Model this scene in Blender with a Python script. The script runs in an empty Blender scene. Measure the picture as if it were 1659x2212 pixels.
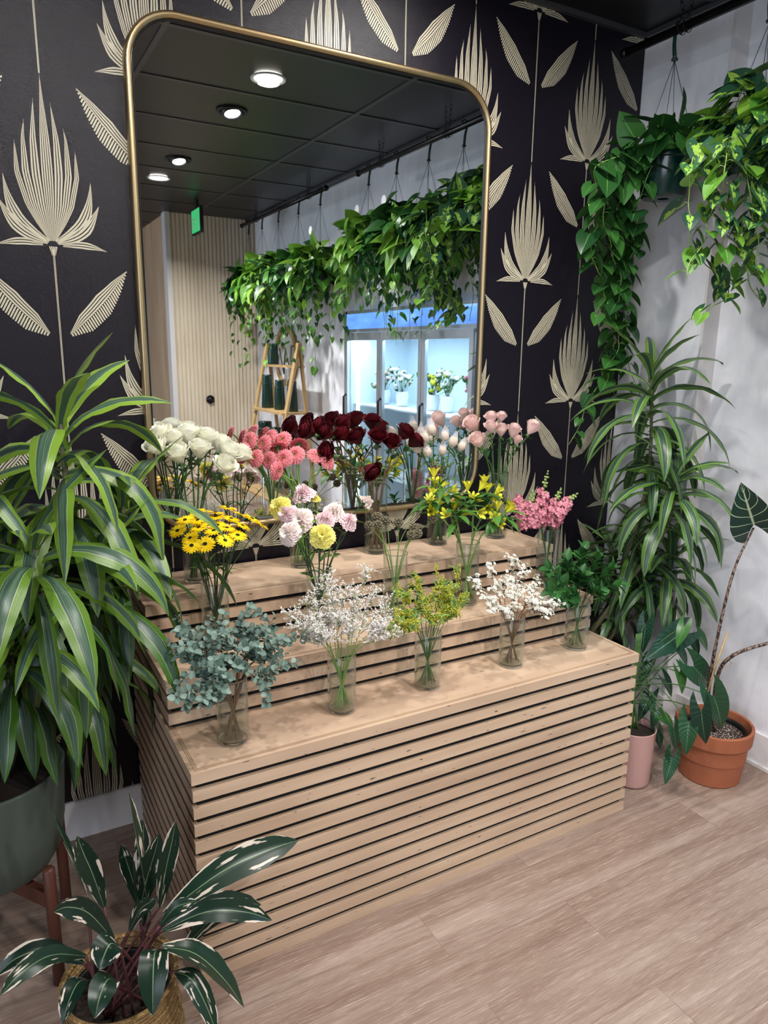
import bpy, math, random
import numpy as np
from mathutils import Vector, Matrix
D = bpy.data; S = bpy.context.scene; COL = S.collection
R = random.Random(7)
pi = math.pi
rad = math.radians
def V3(*a): return np.array(a, dtype=float)
def nrm(a):
    a = np.asarray(a, float); return a / (np.linalg.norm(a) + 1e-12)

# ---------------------------------------------------------------- camera
F_PX, CX, CY, CZ = 1547.2, -0.2843, -2.5156, 1.722
YAW, PIT, ROL = -0.5148, 0.2183, 0.0132
CAM = V3(CX, CY, CZ)
_f = V3(-math.sin(YAW)*math.cos(PIT), math.cos(YAW)*math.cos(PIT), -math.sin(PIT))
_r = V3(math.cos(YAW), math.sin(YAW), 0); _u = np.cross(_r, _f)
_c, _s = math.cos(ROL), math.sin(ROL)
AR = _c*_r + _s*_u; AU = -_s*_r + _c*_u; AF = _f
cd = D.cameras.new('camera'); cam = D.objects.new('camera', cd); COL.objects.link(cam)
cam.matrix_world = Matrix(((AR[0], AU[0], -AF[0], CX), (AR[1], AU[1], -AF[1], CY), (AR[2], AU[2], -AF[2], CZ), (0, 0, 0, 1)))
cd.sensor_fit = 'HORIZONTAL'; cd.sensor_width = 36; cd.lens = F_PX/1659*36
cd.clip_start = 0.05; cd.clip_end = 60
cd.dof.use_dof = True; cd.dof.focus_distance = 2.25; cd.dof.aperture_fstop = 9.0
S.camera = cam
def at(px, py, ax=1, val=0.0):
    "point of the place seen at a photo pixel on the plane (axis = val)"
    d = AR*((px-829.5)/F_PX) - AU*((py-1106)/F_PX) + AF
    return CAM + d*((val-CAM[ax])/d[ax])

# ---------------------------------------------------------------- light
S.view_settings.view_transform = 'Standard'; S.view_settings.look = 'None'
S.view_settings.gamma = 1.0; S.view_settings.exposure = 0.45; S.view_settings.use_curve_mapping = False
W = D.worlds.new('world'); S.world = W; W.use_nodes = True
W.node_tree.nodes['Background'].inputs[0].default_value = (0.80, 0.87, 1.0, 1)
W.node_tree.nodes['Background'].inputs[1].default_value = 0.26
ZC = 3.10
LAMPS = [(1.18, -1.365, 13, 'spot'), (1.18, -3.9, 42, 'spot'), (1.18, -0.66, 12, 'gim'), (1.18, -1.97, 8, 'gim'), (1.18, -3.24, 18, 'gim'),
         (-0.02, -1.25, 10, 'gim'), (-0.02, -2.9, 6, 'spot')]
def lamp(x, y, z, power, size=0.11, spread=150, col=(1.0, 0.965, 0.93), tgt=None):
    l = D.lights.new('ceiling_lamp', 'AREA'); l.shape = 'DISK'; l.size = size; l.energy = power; l.color = col; l.spread = rad(spread)
    o = D.objects.new('ceiling_lamp_light', l); COL.objects.link(o); o.location = (x, y, z)
    if tgt is not None: o.rotation_euler = (Vector(tgt)-Vector((x, y, z))).to_track_quat('-Z', 'Y').to_euler()
    return o
wl = D.lights.new('shopfront_daylight', 'AREA'); wl.shape = 'RECTANGLE'; wl.size = 3.0; wl.size_y = 2.3; wl.energy = 85; wl.color = (0.80, 0.88, 1.0)
wo = D.objects.new('shopfront_daylight', wl); COL.objects.link(wo); wo.location = (-3.8, -4.9, 1.8)
wo.rotation_euler = (Vector((2.3, -1.0, 1.7))-Vector((-3.8, -4.9, 1.8))).to_track_quat('-Z', 'Y').to_euler()

# ---------------------------------------------------------------- materials
MATS = {}
class NG:
    def __init__(s, name):
        s.m = D.materials.new(name); s.m.use_nodes = True; s.t = s.m.node_tree; s.n = s.t.nodes; s.l = s.t.links
        s.b = s.n['Principled BSDF']; s.out = s.n['Material Output']; MATS[name] = s.m
    def node(s, typ, ins=None, **kw):
        n = s.n.new(typ)
        for k, v in kw.items(): setattr(n, k, v)
        for k, v in (ins or {}).items():
            if isinstance(v, bpy.types.NodeSocket): s.l.new(v, n.inputs[k])
            else: n.inputs[k].default_value = v
        return n
    def set(s, **kw):
        for k, v in kw.items():
            k = k.replace('_', ' ')
            if isinstance(v, bpy.types.NodeSocket): s.l.new(v, s.b.inputs[k])
            else: s.b.inputs[k].default_value = v
    def math(s, op, a, b=0.0, c=0.0):
        return s.node('ShaderNodeMath', {0: a, 1: b, 2: c}, operation=op).outputs[0]
    def mix(s, f, a, b):
        n = s.node('ShaderNodeMix', data_type='RGBA')
        for i, v in ((0, f), (6, a), (7, b)):
            if isinstance(v, bpy.types.NodeSocket): s.l.new(v, n.inputs[i])
            else: n.inputs[i].default_value = v if i == 0 else (*v[:3], 1)
        return n.outputs[2]
    def noise(s, scale, vec=None, detail=3, rough=.5):
        i = {'Scale': scale, 'Detail': detail, 'Roughness': rough}
        if vec is not None: i['Vector'] = vec
        return s.node('ShaderNodeTexNoise', i).outputs[0]
    def coord(s, kind='Object', scale=(1, 1, 1)):
        c = s.node('ShaderNodeTexCoord').outputs[kind]
        return s.node('ShaderNodeMapping', {'Vector': c, 'Scale': scale}).outputs[0]
    def pos(s, scale=(1, 1, 1)):
        c = s.node('ShaderNodeNewGeometry').outputs['Position']
        return s.node('ShaderNodeMapping', {'Vector': c, 'Scale': scale}).outputs[0]
    def ramp(s, f, stops):
        n = s.node('ShaderNodeValToRGB', {0: f}); e = n.color_ramp.elements
        while len(e) < len(stops): e.new(0.5)
        for i, (p, c) in enumerate(stops): e[i].position = p; e[i].color = (*c[:3], 1)
        return n.outputs[0]
    def bump(s, h, strength=.3, dist=.01):
        s.l.new(s.node('ShaderNodeBump', {'Height': h, 'Strength': strength, 'Distance': dist}).outputs[0], s.b.inputs['Normal'])
    def attr(s, name='tint'): return s.node('ShaderNodeAttribute', attribute_name=name).outputs['Fac']
    def translucent(s, col, f):
        t = s.node('ShaderNodeBsdfTranslucent', {})
        if isinstance(col, bpy.types.NodeSocket): s.l.new(col, t.inputs[0])
        else: t.inputs[0].default_value = (*col, 1)
        m = s.node('ShaderNodeMixShader', {0: f, 1: s.b.outputs[0], 2: t.outputs[0]})
        s.l.new(m.outputs[0], s.out.inputs[0])
def srgb(h):
    h = h.lstrip('#'); c = [int(h[i:i+2], 16)/255 for i in (0, 2, 4)]
    return tuple(x/12.92 if x <= .04045 else ((x+.055)/1.055)**2.4 for x in c)
def flat(name, col, rough=.5, metal=0.0, spec=.5, var=0.0, nscale=8, bump=0.0):
    g = NG(name); c = srgb(col) if isinstance(col, str) else col
    g.set(Roughness=rough, Metallic=metal); g.b.inputs['Specular IOR Level'].default_value = spec
    if var:
        n = g.noise(nscale, g.pos(), 4)
        g.set(Base_Color=g.mix(n, tuple(x*(1-var) for x in c), tuple(min(1, x*(1+var)) for x in c)))
        if bump: g.bump(n, bump)
    else: g.set(Base_Color=(*c, 1))
    return g.m
def leafmat(name, dark, light, rough=.35, tr=.12, vein=None, vein_w=.04, blotch=None, blotch_lo=.58, rib=0, purple=None, centre=0, ribcol=False):
    "uv x: across the blade, y: along; tint: one value per leaf"
    g = NG(name); uv = g.node('ShaderNodeUVMap').outputs[0]
    sp = g.node('ShaderNodeSeparateXYZ', {0: uv}); u, v = sp.outputs[0], sp.outputs[1]
    t = g.attr(); c = g.mix(t, srgb(dark), srgb(light))
    a = g.math('MULTIPLY', g.math('ABSOLUTE', g.math('SUBTRACT', u, .5)), 2)
    if blotch:
        n = g.noise(3.2, g.node('ShaderNodeCombineXYZ', {0: g.math('MULTIPLY', u, 1.6), 1: g.math('MULTIPLY', v, 1.0), 2: g.math('MULTIPLY', t, 37)}).outputs[0], 3)
        k = g.node('ShaderNodeMapRange', {0: g.math('SUBTRACT', n, g.math('MULTIPLY', a, centre)) if centre else n, 1: blotch_lo, 2: blotch_lo+.03}).outputs[0]
        c = g.mix(k, c, srgb(blotch))
    if vein:
        k = g.node('ShaderNodeMapRange', {0: a, 1: vein_w, 2: vein_w*.4}).outputs[0]
        c = g.mix(g.math('MULTIPLY', k, .8), c, srgb(vein))
    if rib:
        w = g.math('SINE', g.math('MULTIPLY', g.math('ADD', v, g.math('MULTIPLY', a, -.35)), rib))
        g.bump(w, .25, .002)
        if ribcol: c = g.mix(g.math('MULTIPLY', g.node('ShaderNodeMapRange', {0: w, 1: .955, 2: .985}).outputs[0], .85), c, srgb(vein))
    g.set(Base_Color=c, Roughness=rough); g.b.inputs['Specular IOR Level'].default_value = .32
    if purple:
        bf = g.node('ShaderNodeNewGeometry').outputs['Backfacing']
        c = g.mix(bf, c, srgb(purple)); g.set(Base_Color=c)
    g.translucent(c, tr)
    return g.m
def dracmat(name, centre, line, margin, margin2, c0=.30, c1=.46, lines=True):
    g = NG(name); uv = g.node('ShaderNodeUVMap').outputs[0]
    sp = g.node('ShaderNodeSeparateXYZ', {0: uv}); u, v = sp.outputs[0], sp.outputs[1]
    t = g.attr(); a = g.math('MULTIPLY', g.math('ABSOLUTE', g.math('SUBTRACT', u, .5)), 2)
    st = g.noise(1.0, g.node('ShaderNodeCombineXYZ', {0: g.math('MULTIPLY', u, 38), 1: g.math('MULTIPLY', v, 1.2), 2: g.math('MULTIPLY', t, 50)}).outputs[0], 2)
    cc = g.mix(g.node('ShaderNodeMapRange', {0: st, 1: .45, 2: .72}).outputs[0], srgb(centre), srgb('5f7d62'))
    mg = g.mix(t, srgb(margin), srgb(margin2))
    k1 = g.node('ShaderNodeMapRange', {0: a, 1: c0, 2: c0+.03}).outputs[0]
    c = g.mix(k1, cc, srgb(line))
    k2 = g.node('ShaderNodeMapRange', {0: a, 1: c1-.03, 2: c1}).outputs[0]
    c = g.mix(k2, c, mg)
    g.set(Base_Color=c, Roughness=.33); g.bump(st, .12, .003); g.translucent(c, .14)
    return g.m
def petalmat(name, c0, c1, tip=None, rough=.6, tr=.18, tipw=.75):
    g = NG(name); t = g.attr(); c = g.mix(t, srgb(c0), srgb(c1))
    if tip:
        v = g.node('ShaderNodeSeparateXYZ', {0: g.node('ShaderNodeUVMap').outputs[0]}).outputs[1]
        c = g.mix(g.node('ShaderNodeMapRange', {0: v, 1: tipw-.25, 2: tipw+.25}).outputs[0], c, srgb(tip))
    g.set(Base_Color=c, Roughness=rough); g.b.inputs['Specular IOR Level'].default_value = .25
    g.translucent(c, tr); return g.m

# floor: wide grey-pink oak planks running along x
g = NG('floor_planks')
p = g.pos()
br = g.node('ShaderNodeTexBrick', {'Vector': p, 'Color1': (0, 0, 0, 1), 'Color2': (1, 1, 1, 1), 'Mortar': (.5, .5, .5, 1), 'Scale': 1.0, 'Mortar Size': .0009, 'Mortar Smooth': 0, 'Bias': 0, 'Brick Width': 1.22, 'Row Height': .18}, offset=.37)
sh = g.node('ShaderNodeVectorMath', {0: p, 1: br.outputs[0]}, operation='MULTIPLY_ADD')
sh.inputs[2].default_value = (0, 0, 0); g.l.new(br.outputs[0], sh.inputs[1])
off = g.node('ShaderNodeVectorMath', {0: br.outputs[0]}, operation='SCALE'); off.inputs[3].default_value = 13.0
pp = g.node('ShaderNodeVectorMath', {0: p, 1: off.outputs[0]}, operation='ADD').outputs[0]
def smap(g, vec, sc): return g.node('ShaderNodeMapping', {'Vector': vec, 'Scale': sc}).outputs[0]
n1 = g.noise(1, smap(g, pp, (.8, 8, 1)), 6, .62); n2 = g.noise(1, smap(g, pp, (13, 480, 1)), 4, .7)
n3 = g.noise(1, smap(g, pp, (2.2, 46, 1)), 5, .65)
c = g.ramp(n1, [(.25, srgb('745b51')), (.45, srgb('8a7467')), (.58, srgb('998579')), (.78, srgb('ad9c8e'))])
c = g.mix(g.node('ShaderNodeMapRange', {0: n3, 1: .45, 2: .85}).outputs[0], c, srgb('705548'))
c = g.mix(g.node('ShaderNodeMapRange', {0: n2, 1: .52, 2: .70, 4: .60}).outputs[0], c, srgb('cdbcab'))
c = g.mix(g.math('MULTIPLY', br.outputs[1], .5), c, srgb('5d473d'))
g.set(Base_Color=c, Roughness=.46); g.bump(n2, .2, .002)

def wood(name, axis, a, b, dark, streak=1.0, rough=.5, flecks=True):
    g = NG(name); sc = [28, 28, 28]; sc[axis] = 1.6
    p = g.pos(tuple(sc)); n = g.noise(1, p, 5, .6)
    s2 = [5, 5, 5]; s2[axis] = 1.3; m = g.noise(1, g.pos(tuple(s2)), 3, .6)
    n = g.node('ShaderNodeMapRange', {0: n, 1: .3, 2: .7}).outputs[0]; c = g.mix(n, srgb(a), srgb(b)); c = g.mix(g.node('ShaderNodeMapRange', {0: m, 1: .42, 2: .70, 4: .75*streak}).outputs[0], c, srgb(dark))
    if flecks:
        s3 = [180, 180, 180]; s3[axis] = 24; k = g.noise(1, g.pos(tuple(s3)), 1)
        c = g.mix(g.node('ShaderNodeMapRange', {0: k, 1: .735, 2: .76}).outputs[0], c, srgb('4a3425'))
    g.set(Base_Color=c, Roughness=rough); g.bump(n, .06, .003); return g.m
wood('birch_x', 0, 'bfa288', 'd0b59a', 'a98b75')
wood('birch_y', 1, 'b2947b', 'c0a288', '9a7c67')
wood('ply_edge', 0, '9b7d62', 'b89a7b', '6f5541', 1.4)
wood('ladder_wood', 2, 'b0905f', 'c4a473', '93744a', flecks=False)
wood('walnut', 2, '4a271c', '63382a', '38190f', flecks=False)
wood('warm_panel', 2, 'c8a988', 'd8bc9c', 'b89673', flecks=False)
wood('slat_wall_wood', 2, 'dccfba', 'e6dbc8', 'cfbfa6', flecks=False); wood('slat_back', 2, 'cbbca4', 'd6c8b0', 'bfae94', flecks=False)
flat('stand_core', '070606', .9)
# wallpaper
g = NG('wallpaper_ground'); nz = g.noise(420, g.pos(), 3, .6); nb = g.noise(95, g.pos(), 3)
g.set(Base_Color=(*srgb('15111a'), 1), Roughness=.27); g.b.inputs['Specular IOR Level'].default_value = .28; g.bump(g.math('ADD', nz, g.math('MULTIPLY', nb, .8)), .5, .002)
g = NG('wallpaper_cream'); nz = g.noise(420, g.pos(), 3, .6); g.set(Base_Color=(*srgb('bdb59e'), 1), Roughness=.42); g.bump(nz, .25, .0012)
# white plaster wall, its blotchy bluish-grey shadows put into the colour as noise
g = NG('plaster'); n = g.noise(2.1, g.pos((1, 1, .9)), 5, .6); n2 = g.noise(5.5, g.pos((1, 2.2, 1)), 4, .6)
c = g.ramp(n, [(.3, srgb('d3d4dc')), (.5, srgb('e2e3e9')), (.68, srgb('efeff3'))])
c = g.mix(g.node('ShaderNodeMapRange', {0: n2, 1: .5, 2: .75, 4: .45}).outputs[0], c, srgb('c3c7d3'))
g.set(Base_Color=c, Roughness=.7)
flat('white_paint', 'd9d6d6', .45, var=.03)
g = NG('ceiling_tile'); n = g.noise(900, g.pos(), 2); g.set(Base_Color=(*srgb('17171c'), 1), Roughness=.42); g.bump(n, .1, .001)
flat('ceiling_bar', '3d3d41', .4)
g = NG('brass'); n = g.noise(1, g.pos((60, 60, 6)), 3); g.set(Base_Color=(*srgb('b39d78'), 1), Metallic=1.0, Roughness=.40)
g = NG('mirror_glass'); g.set(Base_Color=(.86, .89, .90, 1), Metallic=1.0, Roughness=0.0)
flat('black_metal', '0d0d12', .35, .3)
flat('black_lip', '08080a', .4)
flat('steel', 'b9bdc2', .38, .75)
flat('lamp_trim', 'b9b9bb', .4)
flat('lamp_trim_black', '101013', .5)
def emis(name, col, s):
    g = NG(name); g.set(Base_Color=(0, 0, 0, 1)); g.b.inputs['Emission Color'].default_value = (*srgb(col), 1); g.b.inputs['Emission Strength'].default_value = s; return g.m
emis('lamp_disc', 'fff6ea', 14); emis('lamp_disc_dim', 'f4f2f5', 1.1); emis('led_strip', 'dff4ff', 4); emis('exit_green', '2fae62', 1.0)
g = NG('cooler_sign'); n = g.noise(1, g.pos((1, 2.2, 9)), 3)
c = g.ramp(n, [(.35, srgb('5f93fb')), (.55, srgb('74b0ff')), (.7, srgb('b5daff'))]); g.set(Base_Color=(0, 0, 0, 1), Emission_Color=c, Emission_Strength=.95)
flat('cooler_inside', 'd8e4ec', .6)
def glassy(name, tint, f=.10, edge=.75, rough=0.02, power=3.0):
    "thin clear glass: lets light straight through and mirrors more at a grazing angle"
    g = NG(name); tr = g.node('ShaderNodeBsdfTransparent'); tr.inputs[0].default_value = (*tint, 1)
    gl = g.node('ShaderNodeBsdfGlossy'); gl.inputs[0].default_value = (.95, .98, .97, 1); gl.inputs['Roughness'].default_value = rough
    lw = g.node('ShaderNodeLayerWeight', {0: .5}).outputs['Facing']
    k = g.math('MULTIPLY_ADD', g.math('POWER', lw, power), edge, f*.5)
    m = g.node('ShaderNodeMixShader', {0: k, 1: tr.outputs[0], 2: gl.outputs[0]}); g.l.new(m.outputs[0], g.out.inputs[0]); return g.m
glassy('vase_glass', (.97, .985, .975), .05, .75, power=2.6); glassy('water', (.955, .975, .94), .05, .35, power=2.5); glassy('cooler_glass', (.93, .965, .98), .08, .4)
g = NG('glass_base'); g.set(Base_Color=(.95, .98, .96, 1), Roughness=.02, IOR=1.45, Transmission_Weight=1.0)
g = NG('net'); tr = g.node('ShaderNodeBsdfTransparent'); m = g.node('ShaderNodeMixShader', {0: .32, 1: tr.outputs[0], 2: g.b.outputs[0]}); g.set(Base_Color=(.85, .83, .85, 1), Roughness=.5); g.l.new(m.outputs[0], g.out.inputs[0])
# pots
flat('terracotta', '9c5a3c', .75, var=.08, nscale=9); flat('pink_glaze', 'c39a94', .35, var=.04); flat('sage_pot', '49524b', .5, var=.06)
flat('grey_pot', '8a8f90', .5); flat('nursery_black', '121414', .5); flat('hanging_green', '0d2b27', .18, var=.1); flat('green_bucket', '123029', .22)
g = NG('soil'); n = g.noise(120, g.pos(), 4); k = g.noise(160, g.pos((1, 1, 1)), 1)
c = g.mix(g.node('ShaderNodeMapRange', {0: k, 1: .60, 2: .64}).outputs[0], g.mix(n, srgb('1c1310'), srgb('4a352a')), srgb('d8d2ca')); g.set(Base_Color=c, Roughness=.95); g.bump(n, .8, .006)
g = NG('dark_soil'); n = g.noise(140, g.pos(), 4); g.set(Base_Color=g.mix(n, srgb('0d0907'), srgb('33241b')), Roughness=.95); g.bump(n, .8, .006)
g = NG('wicker'); w = g.node('ShaderNodeTexWave', {'Vector': g.pos(), 'Scale': 34.0, 'Distortion': 3.5, 'Detail': 2.0, 'Detail Scale': 6.0}, bands_direction='Z').outputs[1]
n = g.noise(160, g.pos(), 2); g.set(Base_Color=g.mix(g.math('MULTIPLY', g.math('ADD', w, n), .55), srgb('5a4222'), srgb('b2915a')), Roughness=.8); g.bump(g.math('ADD', w, n), .8, .006)
flat('bamboo', 'b09467', .5, var=.15, nscale=60); flat('wire', '4b5560', .4, .6); flat('hook_plastic', '16332c', .35)
# greens and petals
dracmat('dracaena_lime', '354f40', 'c9d3a4', '3a621f', '82a337', .42, .47)
dracmat('dracaena_green', '223c2c', 'd5dcc0', '38622a', '688f35', .42, .48)
leafmat('pothos_leaf', '1a3f20', '3b6c2e', .28, .12, vein='5c8f48', vein_w=.05, blotch='9dbb4a', blotch_lo=.70)
leafmat('pothos_bright', '3c7428', '7ba838', .42, .22, vein='8fb455', vein_w=.05, blotch='c3d672', blotch_lo=.66)
leafmat('brasil_leaf', '1d3d30', '2f5734', .42, .10, vein='6d9a4a', vein_w=.03, blotch='86a840', blotch_lo=.42, centre=.30)
leafmat('dark_leaf', '16352a', '274f33', .3, .06, vein='5f8a63', vein_w=.05, rib=60)
leafmat('alocasia_leaf', '17342b', '1f4334', .35, .06, vein='c9d8b4', vein_w=.07, rib=34, ribcol=True)
leafmat('stromanthe_leaf', '10241b', '1c3425', .3, .06, vein='7f9873', vein_w=.05, blotch='cfc2b4', blotch_lo=.70, purple='5c1c3a', centre=-.17)
leafmat('eucalyptus_leaf', '4a635a', '81978c', .6, .1, vein='9db5a4', vein_w=.05)
leafmat('ruscus_leaf', '1d4420', '3a6b33', .35, .1, vein='4a7a42', vein_w=.04)
leafmat('alstro_leaf', '2f5c26', '5a8a3c', .4, .15, vein='6c9650', vein_w=.05)
leafmat('small_leaf', '3a5c26', '69893a', .5, .1)
flat('stem_green', '3b5e2a', .45, var=.25, nscale=40); flat('stem_light', '6e8f47', .45, var=.2, nscale=40); flat('stem_dark', '2c4425', .5, var=.25, nscale=40)
flat('stem_brown', '6b5038', .7, var=.3, nscale=50); flat('cane', '5c5a40', .7, var=.25, nscale=40); flat('vine', '7b9a4e', .5); flat('red_stem', '4a2226', .6, var=.3, nscale=40)
g = NG('snake_petiole'); n = g.noise(1, g.pos((160, 160, 60)), 2); g.set(Base_Color=g.mix(g.node('ShaderNodeMapRange', {0: n, 1: .45, 2: .55}).outputs[0], srgb('2b1d1c'), srgb('8c7566')), Roughness=.5)
petalmat('rose_white', 'f3f2de', 'fdfcf2', None, .55, .2); petalmat('rose_red', '34020c', '5c0413', None, .65, .08); petalmat('rose_pink', 'e8c4c0', 'f3dcd4', None, .55, .2)
petalmat('mum_pink', 'b8404f', 'e57882', 'f0a0a4', .6, .12, .8); petalmat('mum_back', 'd98c90', 'e8a9a9', None); petalmat('daisy_yellow', 'f0c400', 'fbe01c', None, .55, .15)
petalmat('carn_pink', 'f0cfd6', 'f7e4e3', None, .7, .2); petalmat('carn_pale', 'f2e0da', 'faf0ea', None, .7, .2); petalmat('carn_yellow', 'eee36a', 'f6f09a', None, .7, .2)
petalmat('mum_cream', 'dcc39a', 'ead7bd', 'e0c6c6', .6, .2, .9); petalmat('alstro_yellow', 'c9c322', 'e6e04e', None, .5, .2); petalmat('snap_pink', 'c67a8a', 'dd98a4', None, .55, .2)
petalmat('tiny_white', 'd9d0d2', 'f2ecea', None); petalmat('wax_white', 'efeadf', 'faf8f0', None); petalmat('tiny_yellow', 'b9b52a', 'e0dc50', None)
flat('daisy_centre', '1c1206', .9); flat('mum_centre', 'a9b45c', .8); flat('bud_green', '8aa05a', .6, var=.2, nscale=60); flat('pod_brown', '7d755c', .8, var=.3, nscale=90); flat('pod_dark', '33301f', .9)
flat('paper_white', 'e8e8ea', .6); flat('ink', '15161a', .6)
M = MATS

# ---------------------------------------------------------------- mesh helpers
class MB:
    def __init__(s): s.v = []; s.f = []; s.m = []; s.uv = []; s.t = []; s.n = 0
    def add(s, v, f, mat=0, uv=None, tint=.5):
        v = np.asarray(v, float).reshape(-1, 3); k = len(v)
        s.v.append(v); s.f += [tuple(i+s.n for i in q) for q in f]; s.m += [mat]*len(f) if isinstance(mat, int) else list(mat)
        s.uv.append(np.zeros((k, 2)) if uv is None else np.asarray(uv, float)); s.t.append(np.full(k, tint)); s.n += k
    def box(s, x0, x1, y0, y1, z0, z1, mat=0):
        v = [(x, y, z) for x in (x0, x1) for y in (y0, y1) for z in (z0, z1)]
        s.add(v, [(0, 1, 3, 2), (4, 6, 7, 5), (0, 4, 5, 1), (2, 3, 7, 6), (0, 2, 6, 4), (1, 5, 7, 3)], mat)
    def beam(s, a, b, w, h, mat=0, up=(0, 0, 1)):
        a = np.asarray(a, float); b = np.asarray(b, float); d = nrm(b-a); r = nrm(np.cross(d, up)); u = np.cross(r, d)
        v = [p + r*i*w/2 + u*j*h/2 for p in (a, b) for i, j in ((-1, -1), (1, -1), (1, 1), (-1, 1))]
        s.add(v, [(0, 3, 2, 1), (4, 5, 6, 7), (0, 1, 5, 4), (1, 2, 6, 5), (2, 3, 7, 6), (3, 0, 4, 7)], mat)
    def lathe(s, prof, c=(0, 0, 0), n=32, mat=0, cap0=False, cap1=False, tint=.5):
        Q = [prof[0]]   # small bevel at every sharp corner of the profile
        for a, b, d in zip(prof, prof[1:], prof[2:]):
            u = np.array(b)-a; w = np.array(d)-b; lu, lw = np.linalg.norm(u)+1e-9, np.linalg.norm(w)+1e-9
            if np.dot(u, w)/(lu*lw) < .85:
                Q += [tuple(np.array(b)-u/lu*min(.0025, lu*.3)), tuple(np.array(b)-u/lu*min(.0007, lu*.1)), tuple(np.array(b)+w/lw*min(.0007, lw*.1)), tuple(np.array(b)+w/lw*min(.0025, lw*.3))]
            else: Q.append(b)
        prof = Q+[prof[-1]]
        th = np.arange(n)*2*pi/n; v = []
        for r, z in prof: v += [(c[0]+r*math.cos(t), c[1]+r*math.sin(t), c[2]+z) for t in th]
        f = [(i*n+j, i*n+(j+1) % n, (i+1)*n+(j+1) % n, (i+1)*n+j) for i in range(len(prof)-1) for j in range(n)]
        if cap0: f.append(tuple(range(n))[::-1])
        if cap1: f.append(tuple((len(prof)-1)*n+j for j in range(n)))
        s.add(v, f, mat, tint=tint)
    def tube(s, path, r, n=6, mat=0, cap=True, tint=.5):
        P = np.asarray(path, float); k = len(P); rr = np.full(k, r) if np.isscalar(r) else np.asarray(r)
        T = np.gradient(P, axis=0); T /= (np.linalg.norm(T, axis=1)[:, None]+1e-12)
        a = nrm(np.cross(T[0], (0.13, .31, .94) if abs(T[0][2]) < .9 else (1, .1, 0))); v = []
        for i in range(k):
            a = nrm(a - T[i]*np.dot(a, T[i])); b = np.cross(T[i], a)
            for j in range(n):
                t = 2*pi*j/n; v.append(P[i]+rr[i]*(a*math.cos(t)+b*math.sin(t)))
        f = [(i*n+j, i*n+(j+1) % n, (i+1)*n+(j+1) % n, (i+1)*n+j) for i in range(k-1) for j in range(n)]
        if cap: f += [tuple(range(n))[::-1], tuple((k-1)*n+j for j in range(n))]
        s.add(v, f, mat, tint=tint)
    def ball(s, c, r, n=8, mat=0, tint=.5, sz=1.0, ax=None):
        v = []; m = max(4, n//2+1)
        for i in range(m+1):
            p = pi*i/m
            for j in range(n): v.append((math.sin(p)*math.cos(2*pi*j/n), math.sin(p)*math.sin(2*pi*j/n), -math.cos(p)*sz))
        v = np.array(v)*r
        if ax is not None: v = v @ frame(ax).T
        f = [(i*n+j, i*n+(j+1) % n, (i+1)*n+(j+1) % n, (i+1)*n+j) for i in range(m) for j in range(n)]
        s.add(v+np.asarray(c), f, mat, tint=tint)
    def put(s, T, Rm, o, sc=1.0, mat=0, tint=.5):
        "place a template (verts, faces, uvs) with a rotation matrix, origin and scale"
        s.add((T[0]*sc) @ Rm.T + o, T[1], mat if mat is not None else T[3], T[2], tint)
    def clamp(s, fn):
        s.v = [fn(v) for v in s.v]
    def build(s, name, mats, parent=None, smooth=True, loc=None):
        V = np.concatenate(s.v); o = V3(0, 0, 0) if parent is None else np.array(parent.get('_o', (0, 0, 0)))
        if loc is not None and parent is None: o = np.asarray(loc, float)
        me = D.meshes.new(name); me.from_pydata((V-o).tolist(), [], s.f)
        for m in (mats if isinstance(mats, (list, tuple)) else [mats]): me.materials.append(M[m])
        me.polygons.foreach_set('material_index', s.m)
        if smooth: me.polygons.foreach_set('use_smooth', [True]*len(s.f))
        uv = me.uv_layers.new(name='UVMap'); idx = np.empty(len(me.loops), dtype=np.int32); me.loops.foreach_get('vertex_index', idx)
        uv.data.foreach_set('uv', np.concatenate(s.uv)[idx].ravel())
        at_ = me.attributes.new('tint', 'FLOAT', 'POINT'); at_.data.foreach_set('value', np.concatenate(s.t))
        me.update(); ob = D.objects.new(name, me); COL.objects.link(ob)
        if parent is not None: ob.parent = parent
        elif loc is not None: ob.location = loc
        return ob
def frame(z, x=(1, 0, 0)):
    "rotation matrix whose columns are x', y', z' with z' along z"
    z = nrm(z); x = np.asarray(x, float)
    if abs(np.dot(z, nrm(x))) > .95: x = V3(0, 1, 0)
    x = nrm(x - z*np.dot(x, z)); return np.stack([x, np.cross(z, x), z], axis=1)
def tag(o, label=None, cat=None, group=None, kind=None):
    if label: o['label'] = label
    if cat: o['category'] = cat
    if group: o['group'] = group
    if kind: o['kind'] = kind
    return o
def thing(name, loc, label, cat, group=None):
    o = D.objects.new(name, None); COL.objects.link(o); o.location = loc; o.empty_display_size = .05
    o['_o'] = [float(a) for a in loc]; return tag(o, label, cat, group)
def struct(name, mb, mats, smooth=False, kind='structure'):
    o = mb.build(name, mats, None, smooth); o['kind'] = kind; return o
def bez(p, n=12):
    "smooth path through points (Catmull-Rom)"
    P = [np.asarray(a, float) for a in p]; P = [2*P[0]-P[1]]+P+[2*P[-1]-P[-2]]; out = []
    for i in range(1, len(P)-2):
        for k in range(n):
            t = k/n; a, b, c, d = P[i-1:i+3]
            out.append(.5*((2*b)+(-a+c)*t+(2*a-5*b+4*c-d)*t*t+(-a+3*b-3*c+d)*t**3))
    out.append(P[-2]); return np.array(out)
def gridfaces(nr, nc): return [(i*nc+j, i*nc+j+1, (i+1)*nc+j+1, (i+1)*nc+j) for i in range(nr-1) for j in range(nc-1)]

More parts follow.
